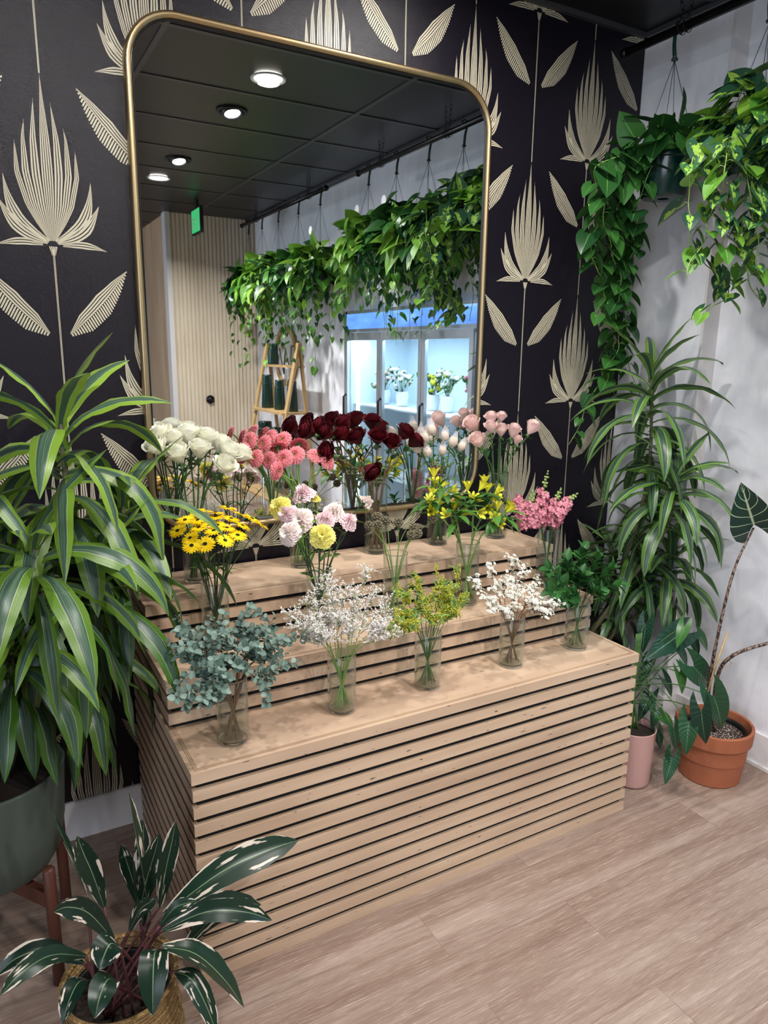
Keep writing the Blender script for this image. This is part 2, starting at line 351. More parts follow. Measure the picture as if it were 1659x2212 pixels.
def ribbon(mb, P, width, side0, fold=.25, curl=0.0, nu=5, mat=0, tint=.5, wave=0.0, ph=0.0):
    "leaf blade on a centre line P; width[i] half width; side0 first sideways vector"
    k = len(P); T = np.gradient(P, axis=0); T /= (np.linalg.norm(T, axis=1)[:, None]+1e-9); s = nrm(side0); v = []; uv = []
    for i in range(k):
        s = nrm(s - T[i]*np.dot(s, T[i])); n = np.cross(s, T[i])
        for j in range(nu):
            a = -1+2*j/(nu-1); w = width[i]
            v.append(P[i] + s*a*w + n*(abs(a)*w*fold + wave*abs(a)*w*math.sin(i*1.7+ph+(2 if a > 0 else 0)))); uv.append(((a+1)/2, i/(k-1)))
    mb.add(v, gridfaces(k, nu), mat, uv, tint)
def blade_path(base, d, L, droop, n=12, kink=1.0):
    "centre line that starts along d and bends down under its own weight"
    P = [np.asarray(base, float)]; d = nrm(d); h = nrm(V3(d[0], d[1], 0)+1e-6); el = math.asin(max(-1, min(1, d[2])))
    for i in range(n):
        t = (i+.5)/n; el2 = el - droop*(t**kink); el2 = max(el2, -1.5)
        P.append(P[-1] + (h*math.cos(el2)+V3(0, 0, math.sin(el2)))*L/n)
    return np.array(P)
def drac_w(n, W): 
    t = np.linspace(0, 1, n+1); w = np.interp(t, [0, .06, .2, .45, .7, .88, .96, 1], [.55, .42, .62, 1, .88, .48, .2, .02]); return w*W

# heart leaf template (tip along +y, face +z, length 1)
def heart_template(wide=.42, lobe=.14, fold=.18, cup=.25, nr=8, nu=7):
    t = np.linspace(0, 1, nr); w = np.interp(t, [0, .12, .3, .5, .7, .87, 1], [.62, .92, 1, .86, .56, .24, 0])*wide
    v = []; uv = []
    for i in range(nr):
        for j in range(nu):
            a = -1+2*j/(nu-1); y = t[i] - lobe*abs(a)**1.5*(1-t[i])**2*1.6; x = a*w[i]*(1 if i else .95)
            if i == 0 and abs(a) < .01: y = .02
            v.append((x, y, abs(x)*fold*2 - cup*y*y)); uv.append(((a+1)/2, t[i]))
    return np.array(v), gridfaces(nr, nu), np.array(uv)
def oval_template(wide=.28, fold=.2, cup=.2, nr=7, nu=5, prof=None):
    t = np.linspace(0, 1, nr); w = np.interp(t, *(prof or ([0, .1, .3, .55, .8, 1], [.05, .5, .95, 1, .6, 0])))*wide
    v = []; uv = []
    for i in range(nr):
        for j in range(nu):
            a = -1+2*j/(nu-1); x = a*w[i]; v.append((x, t[i], abs(x)*fold*2-cup*t[i]**2)); uv.append(((a+1)/2, t[i]))
    return np.array(v), gridfaces(nr, nu), np.array(uv)
HEART = heart_template(); HEARTW = heart_template(.5, .2, .1, .15); OVAL = oval_template(); ROUND = oval_template(.42, .12, .1, 6, 5, ([0, .1, .3, .6, .85, 1], [.1, .6, .95, 1, .7, .12]))
LANCE = oval_template(.13, .25, .5, 7, 3); ARROW = heart_template(.27, .32, .12, .2, 10, 7)
def leafrot(tip, face):
    y = nrm(tip); z = np.asarray(face, float); z = nrm(z-y*np.dot(z, y)); x = np.cross(y, z); return np.stack([x, y, z], axis=1)

# ================================================================ the room
mb = MB(); mb.box(-4.2, 2.53, -9.5, .05, -.05, 0); struct('floor', mb, 'floor_planks')
# ceiling: black lay-in tiles on a T-bar grid
mb = MB(); mb.box(-4.2, 2.53, -9.5, .05, ZC, ZC+.05)
x = .58-1.25*4
while x < 2.5:
    if x > -4.2: mb.box(x-.012, x+.012, -9.5, 0, ZC-.006, ZC+.001, 1)
    x += 1.25
y = -.36
while y > -9.5: mb.box(-4.2, 2.43, y-.012, y+.012, ZC-.005, ZC+.001, 1); y -= .645
mb.box(-4.2, 2.43, -.02, 0, ZC-.02, ZC, 1); mb.box(2.41, 2.43, -9, 0, ZC-.02, ZC, 1)
struct('ceiling', mb, ['ceiling_tile', 'ceiling_bar'])
# ---- wallpaper wall with its printed motif
mb = MB(); mb.box(-3.2, 2.43, 0, .1, 0, ZC)
YW = -.0007
def strip(pts, hw, keep=lambda p: True):
    "flat printed stroke in the wall plane"
    P = np.array(pts, float); T = np.gradient(P, axis=0); T /= (np.linalg.norm(T, axis=1)[:, None]+1e-9); N = np.stack([-T[:, 1], T[:, 0]], 1); h = np.asarray(hw)[:, None] if not np.isscalar(hw) else hw
    A = P+N*h; B = P-N*h
    return A, B
MOT = []
def stroke(pts, hw): MOT.append(strip(pts, hw))
Bz = [0, .012, .03, .06, .11, .2, .3, .4, .47]; Bw = [.04, .10, .22, .42, .70, .96, .96, .70, .5]
for sj, hw, zt, ns in ((0, .19, .475, 5), (-.34, .155, .405, 3), (.34, .155, .40, 3), (-.63, .14, .345, 3), (.63, .14, .335, 3), (-.88, .12, .285, 3), (.88, .12, .275, 3)):
    for k in range(ns):
        l = -1+(2*k+1)/ns; z = np.linspace(.012+.012*abs(sj)*0, zt*(1-.05*abs(l)), 16); B = np.interp(z, Bz, Bw)*.097
        tp = 1-(z/zt)**3.2; xx = B*(sj+hw*l*np.clip(tp, 0, 1)); lane = B*hw/ns*np.clip(tp, .02, 1)
        stroke(np.stack([xx, z], 1), np.clip(lane*.64, .0002, .006))
def sepal(tip, bend, W, ns, base=(0, .004)):
    b = np.array(base); tip = np.array(tip); d = tip-b; n = np.array([-d[1], d[0]])
    t = np.linspace(.06, 1, 12); C = b+d*t[:, None]+n*(bend*np.sin(pi*t))[:, None]; w = W*np.interp(t, [0, .3, .6, 1], [.25, .9, 1, 0])
    nn = n/np.linalg.norm(n)
    for k in range(ns):
        l = -1+(2*k+1)/ns; stroke(C+nn*(w*l)[:, None], np.clip(w/ns*.66, .0002, .01))
for sx in (-1, 1):
    sepal((sx*.120, .190), -.17*sx, .017, 4); sepal((sx*.140, .125), -.15*sx, .019, 4); sepal((sx*.155, -.008), .07*sx, .012, 3, (sx*.02, .0))
    # stem leaf: ribbed upper half, hatched lower half
    a = np.array((sx*.028, -.268)); b = np.array((sx*.212, -.062)); d = b-a; n = np.array([-d[1], d[0]])*sx; L = np.linalg.norm(d); nn = n/np.linalg.norm(n)
    t = np.linspace(.02, 1, 14); C = a+d*t[:, None]+nn*(-.012*np.sin(pi*t))[:, None]; w = .034*np.interp(t, [0, .25, .55, .8, 1], [.1, .85, 1, .6, 0])
    for k in range(4): stroke(C+nn*(w*(k+.5)/4)[:, None], np.clip(w/8*.66, .0002, .01))
    for q in np.linspace(.03, .98, 31):
        c = a+d*q+nn*(-.012*math.sin(pi*q)); ww = .036*np.interp(q, [0, .25, .55, .8, 1], [.12, .9, 1, .55, 0]); s2 = -nn*.99-d/L*.35
        stroke(np.array([c, c+s2*ww*.5, c+s2*ww]), np.array([.0024, .0027, .0023]))
for dx in (-.0016, .0016): stroke(np.array([(dx, -.012), (dx, -.3), (dx*.8, -.555)]), .0009)
for k in range(5): stroke(np.array([((k-2)*.0022, -.03), ((k-2)*.005, -.004)]), np.array([.0005, .0018]))
cl = lambda A: np.stack([np.clip(A[:, 0], -3.2, 2.43), np.clip(A[:, 1], .0, ZC)], 1)
for ci in range(-6, 9):
    cx = -.036+.3095*ci
    for ri in range(-2, 4):
        cz = 2.031+1.03*ri+(.514 if ci % 2 else 0)
        if cz-.56 > ZC or cz+.48 < 0: continue
        for si_, (A, B) in enumerate(MOT):
            YS = YW-si_*6e-6
            a = A+(cx, cz); b = B+(cx, cz); m = np.concatenate([a, b])
            if m[:, 1].min() > ZC or m[:, 1].max() < 0 or m[:, 0].min() > 2.43 or m[:, 0].max() < -2: continue
            a, b = cl(a), cl(b); k = len(a); v = [(p[0], YS, p[1]) for p in a]+[(p[0], YS, p[1]) for p in b]
            mb.add(v, [(i, i+1, k+i+1, k+i) for i in range(k-1)], 1)
struct('wall_back', mb, ['wallpaper_ground', 'wallpaper_cream'])
# ---- right wall: pier next to the wallpaper, then recessed wall, cooler opening, far stretch
XR, XR2 = 2.43, 2.52
mb = MB(); mb.box(XR, XR+.15, -.44, .1, 0, ZC)
mb.box(XR2, XR2+.1, -1.19, -.44, 0, ZC); mb.box(XR2, XR2+.1, -3.10, -1.19, 2.06, ZC); mb.box(XR2, XR2+.1, -5.4, -3.10, 0, ZC)
struct('wall_right', mb, 'plaster')
mb = MB(); mb.box(1.6, XR2+.1, -5.5, -5.4, 0, ZC, 1)
x = 1.63
while x < 2.5: mb.box(x, x+.030, -5.4, -5.390, 0, ZC, 0); x += .042
struct('wall_far', mb, ['slat_wall_wood', 'slat_back'])
mb = MB(); mb.box(1.58, 1.68, -9.5, -5.5, 0, ZC); struct('wall_corridor', mb, 'warm_panel')
mb = MB(); mb.box(-4.2, 1.58, -9.6, -9.5, 0, ZC); struct('wall_rear', mb, 'plaster')
mb = MB(); mb.box(1.555, 1.605, -5.52, -5.375, 0, ZC); struct('trim_1', mb, 'white_paint')
mb = MB(); mb.box(-3.2, XR, -.014, 0, 0, .143); mb.box(-3.2, XR, -.011, 0, .143, .147); struct('baseboard_back', mb, 'white_paint')
mb = MB(); mb.box(XR-.014, XR, -.44, -.014, 0, .147); mb.box(XR-.014, XR2, -.454, -.44, 0, .147); mb.box(XR2-.014, XR2, -1.19, -.454, 0, .147)
mb.box(XR2-.026, XR2-.014, -1.19, -.454, 0, .014); mb.box(XR2-.014, XR2, -5.4, -3.1, 0, .147)
struct('baseboard_right', mb, 'white_paint')
mb = MB(); mb.box(XR-.006, XR2, -.452, -.44, .147, ZC); struct('trim_2', mb, 'white_paint')

# ---------------------------------------------------------------- ceiling lights
wh = {0: 'the one nearest the mirror wall, seen as the largest bright disc in the mirror', 1: 'far one seen small and bright in the mirror'}
LL = ['round white ceiling downlight seen as the largest, brightest disc at the top of the mirror', 'round white ceiling downlight seen as the small bright disc lowest in the mirror',
      'black tilting ceiling spotlight right above the stepped flower stand', 'black tilting ceiling spotlight seen half open in the mirror just below the big bright disc',
      'black tilting ceiling spotlight seen small in the mirror just above the lowest bright disc', 'black tilting ceiling spotlight over the left plant, lighting the top left of the wallpaper',
      'round ceiling downlight on the left behind the viewer']
for i, (x, y, pw, kd) in enumerate(LAMPS):
    t = thing('ceiling_light', (x, y, ZC), LL[i], 'ceiling light', 'recessed ceiling lights')
    m1 = MB(); m1.lathe([(.072, 0), (.092, 0), (.092, -.006), (.086, -.009), (.072, -.004), (.072, 0)], (x, y, ZC-.006), 40)
    m1.build('trim_ring', 'lamp_trim' if kd == 'spot' else 'lamp_trim_black', t)
    if kd == 'spot':
        m2 = MB(); m2.lathe([(0.001, -.004), (.06, -.004), (.078, -.001)], (x, y, ZC-.008), 40); m2.build('diffuser', 'lamp_disc', t)
        lamp(x, y, ZC-.03, pw)
    else:
        tg = V3(x, -.15, 1.1) if y > -1.3 else V3(x+.25, y+.9, 0); c = V3(x, y, ZC-.004); dz = nrm(tg-c); Fm = frame(-dz)
        n = 32; v = []; m2 = MB()
        for r_, z_ in ((.050, .02), (.058, .02), (.060, -.022), (.052, -.024), (.048, -.012)):
            v += [c+Fm @ V3(r_*math.cos(2*pi*j/n), r_*math.sin(2*pi*j/n), z_) for j in range(n)]
        m2.add(v, [(a*n+j, a*n+(j+1) % n, (a+1)*n+(j+1) % n, (a+1)*n+j) for a in range(4) for j in range(n)]); m2.build('tilting_barrel', 'lamp_trim_black', t)
        m3 = MB(); m3.add([c+Fm @ V3(.049*math.cos(2*pi*j/n), .049*math.sin(2*pi*j/n), -.012) for j in range(n)], [tuple(range(n))]); m3.build('lens', 'lamp_disc_dim', t)
        lc = c+dz*.016; lamp(lc[0], lc[1], lc[2], pw, .088, 150, tgt=tuple(lc+dz))
# exit sign
t = thing('exit_sign', (1.69, -4.65, ZC), 'green lit exit sign hung from the black ceiling, seen in the mirror', 'exit sign')
m = MB(); m.box(1.675, 1.705, -4.80, -4.50, 2.80, 3.03); m.box(1.68, 1.70, -4.68, -4.62, 3.03, ZC-.003); m.build('housing', 'nursery_black', t, False)
m = MB(); m.box(1.672, 1.675, -4.785, -4.515, 2.815, 3.015); fc = m.build('sign_face', 'exit_green', t, False)
m = MB()   # white running figure and doorway
for a, b, w in (((-4.70, 2.96), (-4.70, 2.95), .022), ((-4.70, 2.94), (-4.715, 2.90), .022), ((-4.715, 2.90), (-4.69, 2.87), .014), ((-4.69, 2.87), (-4.70, 2.835), .012), ((-4.715, 2.90), (-4.745, 2.85), .014), ((-4.70, 2.935), (-4.66, 2.91), .01), ((-4.70, 2.935), (-4.735, 2.925), .01),
                ((-4.62, 2.83), (-4.62, 2.99), .008), ((-4.62, 2.99), (-4.54, 2.99), .008), ((-4.54, 2.99), (-4.54, 2.83), .008)):
    m.beam((1.671, a[0], a[1]), (1.671, b[0], b[1]), w, .002, 0, up=(1, 0, 0))
m.build('pictogram', 'paper_white', t, False)

# ---------------------------------------------------------------- wall mirror
ML, MR, MT, MBt = .1997, 1.5958, 2.7474, 1.0866; RC = .17
def rrect(x0, x1, z0, z1, r, n=10):
    P = []
    for cx, cz, a0 in ((x1-r, z1-r, 0), (x0+r, z1-r, pi/2), (x0+r, z0+r, pi), (x1-r, z0+r, 3*pi/2)):
        P += [(cx+r*math.cos(a0+pi/2*i/n), cz+r*math.sin(a0+pi/2*i/n)) for i in range(n+1)]
    return P
t = thing('wall_mirror', ((ML+MR)/2, -.02, MBt), 'large rounded brass-framed mirror on the dark wallpaper behind the flowers', 'mirror')
def ringmesh(m, r0, y0, r1, y1, mat=0):
    n = len(r0); m.add([(a, y0, b) for a, b in r0]+[(a, y1, b) for a, b in r1], [(i, (i+1) % n, n+(i+1) % n, n+i) for i in range(n)], mat)
m = MB(); w = .024; rings = []
for k in range(13):
    a = pi*k/12; o_ = w/2-w/2*math.cos(a); yy = -.012-.017*math.sin(a)
    rings.append((rrect(ML+o_, MR-o_, MBt+o_, MT-o_, RC-o_), yy if 0 < k < 12 else -.002))
for (a, ya), (b, yb) in zip(rings, rings[1:]): ringmesh(m, a, ya, b, yb)
m.build('frame', 'brass', t)
m = MB(); ringmesh(m, rrect(ML+w, MR-w, MBt+w, MT-w, RC-w), -.004, rrect(ML+w+.001, MR-w-.001, MBt+w+.001, MT-w-.001, RC-w), -.018)
ringmesh(m, rrect(ML+w+.001, MR-w-.001, MBt+w+.001, MT-w-.001, RC-w), -.018, rrect(ML+w+.006, MR-w-.006, MBt+w+.006, MT-w-.006, RC-w-.005), -.0125); m.build('inner_lip', 'black_lip', t, False)
m = MB(); q = rrect(ML+w, MR-w, MBt+w, MT-w, RC-w); m.add([(a, -.012, b) for a, b in q], [tuple(range(len(q)))]); m.build('mirror_pane', 'mirror_glass', t, False)

# ---------------------------------------------------------------- stepped flower stand
SL, SR = .106, 1.762; YB = -.018
t = thing('display_stand', ((SL+SR)/2, -.42, 0), 'three-stepped birch plywood flower stand with horizontal slats under the mirror', 'display stand')
for d0, zt, zb, n, pt in ((-.830, .65, 0, 13, .0514), (-.584, .80, .65, 3, .05), (-.341, .95, .80, 3, .05)):
    m = MB(); th = .033
    m.box(SL, SR, d0, YB, zt-th, zt)
    for off in (.012, .0165, .021): # plywood ply lines around the mitred edge of the top
        m.box(SL+off, SR-off, d0+off, d0+off+.0018, zt-.001, zt+.0003, 1)
        for xx in (SL+off, SR-off-.0018): m.box(xx, xx+.0018, d0+off, YB, zt-.001, zt+.0003, 2)
    m.build('step_top', ['birch_x', 'ply_edge', 'ply_edge'], t, False)
    m = MB()
    for k in range(1, n):
        z1 = zt-pt*k; z0 = max(z1-th, 0.0)
        m.box(SL+.003, SR-.003, d0+.003, d0+.016, z0, z1, 0)
        for xa, xb in ((SL+.003, SL+.016), (SR-.016, SR-.003)): m.box(xa, xb, d0+.016, YB, z0, z1, 1)
    m.build('slat_cladding', ['birch_x', 'birch_y'], t, False)
    m = MB(); m.box(SL+.0165, SR-.0165, d0+.0165, YB-.001, zb+.0015, zt-th-.001); m.build('carcass', 'stand_core', t, False)

# ================================================================ vases
VR = .0435
VASES = {  # name: x, y, step height, vase height, water level, what is in it
 'eucalyptus': (.257, -.7135, .65, .192, .095, 'grey-green eucalyptus', 'front step'), 'statice': (.603, -.700, .65, .186, .10, 'lilac-white sea lavender', 'front step'),
 'goldenrod': (.9225, -.687, .65, .189, .10, 'yellow goldenrod', 'front step'), 'waxflower': (1.2765, -.682, .65, .183, .098, 'white waxflower', 'front step'),
 'ruscus': (1.592, -.676, .65, .186, .10, 'dark green ruscus', 'front step'),
 'daisy': (.306, -.406, .80, .222, .10, 'yellow daisies', 'middle step'), 'carnation': (.641, -.451, .80, .233, .12, 'pink and yellow carnations', 'middle step'),
 'scabiosa': (.9475, -.4255, .80, .238, .10, 'brown scabiosa pods', 'middle step'), 'alstroemeria': (1.262, -.423, .80, .240, .13, 'yellow alstroemeria', 'middle step'),
 'snapdragon': (1.678, -.400, .80, .240, .12, 'pink snapdragons', 'middle step'),
 'white_rose': (.3175, -.1535, .95, .285, .13, 'white roses', 'top step'), 'mum': (.706, -.1535, .95, .29, .13, 'coral pink mums', 'top step'),
 'red_rose': (1.0385, -.115, .95, .29, .14, 'dark red roses', 'top step'), 'net_mum': (1.331, -.113, .95, .285, .12, 'net-wrapped cream mums', 'top step'),
 'pink_rose': (1.6175, -.135, .95, .285, .14, 'pale pink roses', 'top step')}
def vase(k):
    x, y, z, h, wl_, what, step = VASES[k]
    t = thing('glass_vase', (x, y, z), f'clear glass cylinder vase on the {step} holding {what}', 'vase', 'glass cylinder vases on the stand')
    m = MB(); m.lathe([(VR-.003, .0005), (VR, .004), (VR, h-.002), (VR-.001, h), (VR-.0026, h-.001), (VR-.003, .012)], (x, y, z), 40); m.build('glass_wall', 'vase_glass', t)
    m = MB(); m.lathe([(.002, .0005), (VR-.006, .0005), (VR-.0045, .0015), (VR-.0035, .003), (VR-.0032, .006), (VR-.0035, .010), (VR-.0045, .011), (VR-.007, .0115), (.002, .010)], (x, y, z), 40, cap0=True, cap1=True); m.build('thick_base', 'glass_base', t)
    m = MB(); m.lathe([(VR-.0034, .0125), (VR-.0034, wl_), (VR-.006, wl_-.001), (.001, wl_-.001)], (x, y, z), 40); m.build('water', 'water', t)
    m = MB(); th = np.linspace(0, 2*pi, 41); m.tube([(x+(VR-.0042)*math.cos(a), y+(VR-.0042)*math.sin(a), z+wl_+.0002) for a in th], .0011, 6, cap=False); m.build('water_edge', 'glass_base', t)
    m = MB(); m.tube([(x+(VR-.0015)*math.cos(a), y+(VR-.0015)*math.sin(a), z+h) for a in th], .0017, 6, cap=False); m.build('rim', 'glass_base', t)
for k in VASES: vase(k)

ORD = ['leftmost', 'second from the left', 'third from the left', 'fourth from the left', 'fifth from the left', 'sixth from the left', 'seventh from the left', 'eighth from the left',
       'ninth from the left', 'tenth from the left', 'eleventh from the left', 'twelfth from the left', 'thirteenth from the left', 'fourteenth from the left', 'fifteenth from the left',
       'sixteenth from the left', 'seventeenth from the left', 'eighteenth from the left', 'nineteenth from the left', 'twentieth from the left', 'twenty-first from the left', 'twenty-second from the left']
def order(pts):
    n = len(pts); idx = sorted(range(n), key=lambda i: pts[i][0]); r = [None]*n
    for k, i in enumerate(idx): r[i] = 'rightmost' if k == n-1 else ORD[k]
    return r
def stem_path(k, head, i, n, inr=.55, d0=None):
    x, y, z, h = VASES[k][:4]; hd = np.asarray(head, float); a = math.atan2(hd[1]-y, hd[0]-x)+R.uniform(-.4, .4)
    rr = VR*R.uniform(.45, .78); dist = math.hypot(hd[0]-x, hd[1]-y); q = min(1, dist/.06)
    base = V3(x-math.cos(a)*rr*q*inr*1.6, y-math.sin(a)*rr*q*inr*1.6, z+.014)
    b2 = math.hypot(base[0]-x, base[1]-y)
    if b2 > VR-.008: base[:2] = V3(x, y)+(base[:2]-V3(x, y))*(VR-.008)/b2
    rim = V3(x+math.cos(a)*min(VR-.009, dist*.45+.004), y+math.sin(a)*min(VR-.009, dist*.45+.004), z+h-.004)
    mid = rim+(hd-rim)*.5+V3(0, 0, .012)
    return bez([base, rim, mid, hd] if d0 is None else [base, rim, mid, hd-nrm(d0)*.02, hd], 7)
def head_pos(k, px, py, cy, sp=.06, span=60):
    return at(px, py, 1, VASES[k][1] - (py-cy)/span*sp)
PROTO = {}
def proto(name, fn):
    if name not in PROTO: PROTO[name] = fn()
    return PROTO[name]
def place_mesh(src, name, parent, loc, Rm, sc, mat=None):
    "copy of a built part at its own place under its thing"
    o = src.copy(); o.name = name; COL.objects.link(o) if o.name not in COL.objects else None
    o.parent = parent; p = np.asarray(loc)-np.array(parent['_o'])
    Mx = Matrix([[Rm[i][j]*sc for j in range(3)]+[p[i]] for i in range(3)]+[[0, 0, 0, 1]]); o.matrix_local = Mx
    return o
FIRST = {}
def part_copy(key, mk, name, parent, loc, axis, sc=1.0, spin=None):
    "the first use builds the mesh, the later ones copy it"
    Rm = frame(axis, (math.cos(spin), math.sin(spin), .1) if spin is not None else (R.uniform(-1, 1), R.uniform(-1, 1), 0))
    if key not in FIRST:
        FIRST[key] = mk()
        o = FIRST[key]; o.name = name; o.parent = parent; p = np.asarray(loc)-np.array(parent['_o'])
        o.matrix_local = Matrix([[Rm[i][j]*sc for j in range(3)]+[p[i]] for i in range(3)]+[[0, 0, 0, 1]]); return o
    return place_mesh(FIRST[key], name, parent, loc, Rm, sc)

# ---- flower heads, built at the origin looking up +z
def rose_mesh(mat, seed, open_=1.0, n=26):
    def mk():
        r = random.Random(seed); m = MB()
        for i in range(n):
            q = i/(n-1); a0 = i*2.4+r.uniform(-.2, .2); hw = 1.25-.45*q; r1 = .07+.36*q**.8*min(open_,1.05); top = .98-.20*q**2.2; flare = .012+.07*q*open_+(.13*open_ if q > .78 else 0)*(q-.6)*2.5; zb = .02
            v = []; uv = []
            for ti in range(7):
                t = ti/6
                prof = math.sin(min(1, t*1.25)*pi/2)
                for si in range(7):
                    s = -1+si/3; ang = a0+s*hw*(.55+.45*math.sin(min(1, t*1.3)*pi/2))
                    rr = r1*prof + flare*max(0, t-.62)/.38*(1-.25*s*s)+.006*math.sin(s*7+i); z = zb+top*t - .13*s*s*t*t - flare*.5*max(0, t-.78)/.22+.012*math.sin(9*s+i*2)*t
                    v.append((rr*math.cos(ang), rr*math.sin(ang), z)); uv.append(((s+1)/2, t))
            m.add(v, gridfaces(7, 7), 0, uv, r.random())
        for i in range(5):
            a = i*2*pi/5; P = blade_path((0, 0, .02), (math.cos(a), math.sin(a), -.1), .34, .9, 5); ribbon(m, P, np.array([.06, .07, .06, .05, .03, .004]), (-math.sin(a), math.cos(a), 0), .2, nu=3, mat=1)
        m.ball((0, 0, 0), .12, 8, 1)
        return m.build('flower_head', [mat, 'stem_green'])
    return mk
def mum_mesh():
    r = random.Random(3); m = MB()
    for ring, (nn, rin, L, el, mt) in enumerate(((40, .12, .88, -.08, 0), (38, .12, .80, .06, 0), (34, .11, .68, .18, 0), (30, .10, .52, .34, 0), (26, .10, .36, .55, 0))):
        for i in range(nn):
            a = (i+.5*(ring % 2))*2*pi/nn+r.uniform(-.04, .04); e = el+r.uniform(-.07, .07); Lk = L*r.uniform(.93, 1.05)
            P = [V3(math.cos(a)*(rin+Lk*t*math.cos(e-.5*t)), math.sin(a)*(rin+Lk*t*math.cos(e-.5*t)), .05+ring*.018+Lk*t*math.sin(e-.25*t)) for t in (0, .35, .7, 1)]
            ribbon(m, np.array(P), np.array([.03, .056, .06, .03])*(1 if L > .3 else .6), (-math.sin(a), math.cos(a), 0), .35, nu=3, mat=mt, tint=r.random())
    for i in range(70):
        q = math.sqrt(i/70)*.21; a = i*2.4; m.add([(q*math.cos(a)+.012*math.cos(b), q*math.sin(a)+.012*math.sin(b), .20-q*.3) for b in (0, 2.1, 4.2)]+[(q*math.cos(a), q*math.sin(a), .25-q*.3)], [(0, 1, 3), (1, 2, 3), (2, 0, 3)], 1)
    m.lathe([(.0, -.12), (.07, -.11), (.17, -.05), (.20, .03), (.14, .08)], n=14, mat=2)
    for i in range(12):
        a = i*pi/6; ribbon(m, np.array([(math.cos(a)*q, math.sin(a)*q, z) for q, z in ((.12, -.04), (.28, .0), (.42, .01))]), np.array([.05, .04, .004]), (-math.sin(a), math.cos(a), 0), .1, nu=3, mat=2)
    return m.build('flower_head', ['mum_pink', 'mum_centre', 'stem_green'])
def daisy_mesh():
    r = random.Random(5); m = MB()
    for ring, (nn, L, el) in enumerate(((20, .80, .02), (18, .74, .16))):
        for i in range(nn):
            a = (i+.5*ring)*2*pi/nn+r.uniform(-.05, .05); e = el+r.uniform(-.08, .08)
            P = [V3(math.cos(a)*(.22+L*t), math.sin(a)*(.22+L*t), .05+ring*.03+L*t*math.sin(e)-.10*t*t) for t in (0, .3, .65, 1)]
            ribbon(m, np.array(P), np.array([.05, .10, .11, .035]), (-math.sin(a), math.cos(a), 0), .3, nu=3, mat=0, tint=r.random())
    m.lathe([(.0, .15), (.12, .14), (.20, .10), (.23, .04)], n=16, mat=1)
    for i in range(34):
        a = i*2.4; q = .20*math.sqrt(i/34); m.ball((q*math.cos(a), q*math.sin(a), .15-.3*q*q), .022, 5, 1)
    for i in range(16):
        a = i*2.4; q = .215; m.ball((q*math.cos(a), q*math.sin(a), .11), .018, 4, 2)
    m.lathe([(0, -.14), (.08, -.12), (.22, -.02), (.26, .05)], n=12, mat=2+1)
    return m.build('flower_head', ['daisy_yellow', 'daisy_centre', 'tiny_yellow', 'stem_green'])
def carn_mesh(mat, seed):
    def mk():
        r = random.Random(seed); m = MB()
        for k in range(9):
            q = k/8; Rk = 1.0-.62*q; zc = .18+.62*q; npet = 5 if k < 6 else 4
            for p_ in range(npet):
                a0 = p_*2*pi/npet+k*1.3+r.uniform(-.2, .2); hw = pi/npet*1.35; v = []; uv = []; nu_ = 17
                for ti in range(5):
                    t = ti/4
                    for si in range(nu_):
                        s = -1+2*si/(nu_-1); ang = a0+s*hw*(.3+.7*t); ed = (.06*(si % 2)) if ti == 4 else 0
                        rr = Rk*t*(1-.16*s*s)*(1-ed)+.02; ru = .085*t*t*math.sin(s*13+k*2+p_*1.7)+.05*t*math.sin(s*5+p_+k)
                        z = zc*t**.45*(.75+.25*q)-.42*(1-q)*t*t*.55+ru*(1 if q < .8 else 1.4)
                        v.append((rr*math.cos(ang)+ru*.35*math.sin(ang*3), rr*math.sin(ang)+ru*.35*math.cos(ang*3), z)); uv.append(((s+1)/2, t))
                m.add(v, gridfaces(5, nu_), 0, uv, r.random())
        m.lathe([(.05, -.62), (.14, -.58), (.17, -.3), (.15, -.02), (.22, .08)], n=12, mat=1, cap0=True)
        return m.build('flower_head', [mat, 'stem_green'])
    return mk
def pod_mesh():
    import bmesh
    bm = bmesh.new(); bmesh.ops.create_icosphere(bm, subdivisions=2, radius=1.0); V = [np.array(v.co) for v in bm.verts]; bm.free(); m = MB()
    m.ball((0, 0, 0), .74, 14, 1)
    for v in V:
        F = frame(v); n = 7; c = nrm(v); ring = lambda r_, d: [c*d+F @ V3(r_*math.cos(2*pi*j/n), r_*math.sin(2*pi*j/n), 0) for j in range(n)]
        vv = ring(.07, .70)+ring(.27, 1.0)+ring(.235, .99)+ring(.09, .80)
        m.add(vv, [(a*n+j, a*n+(j+1) % n, (a+1)*n+(j+1) % n, (a+1)*n+j) for a in range(3) for j in range(n)], 0)
        for j in range(5):
            a = 2*pi*j/5; m.add([c*.80, c*.86+F @ V3(.12*math.cos(a-.15), .12*math.sin(a-.15), 0), c*.86+F @ V3(.12*math.cos(a+.15), .12*math.sin(a+.15), 0)], [(0, 1, 2)], 1)
    for i in range(9):
        a = i*.7; ribbon(m, np.array([(.2*math.cos(a), .2*math.sin(a), -.9), (.5*math.cos(a), .5*math.sin(a), -1.05), (.75*math.cos(a), .75*math.sin(a), -1.3)]), np.array([.05, .05, .01]), (-math.sin(a), math.cos(a), 0), nu=3, mat=2)
    return m.build('seed_pod', ['pod_brown', 'pod_dark', 'stem_light'], None, False)
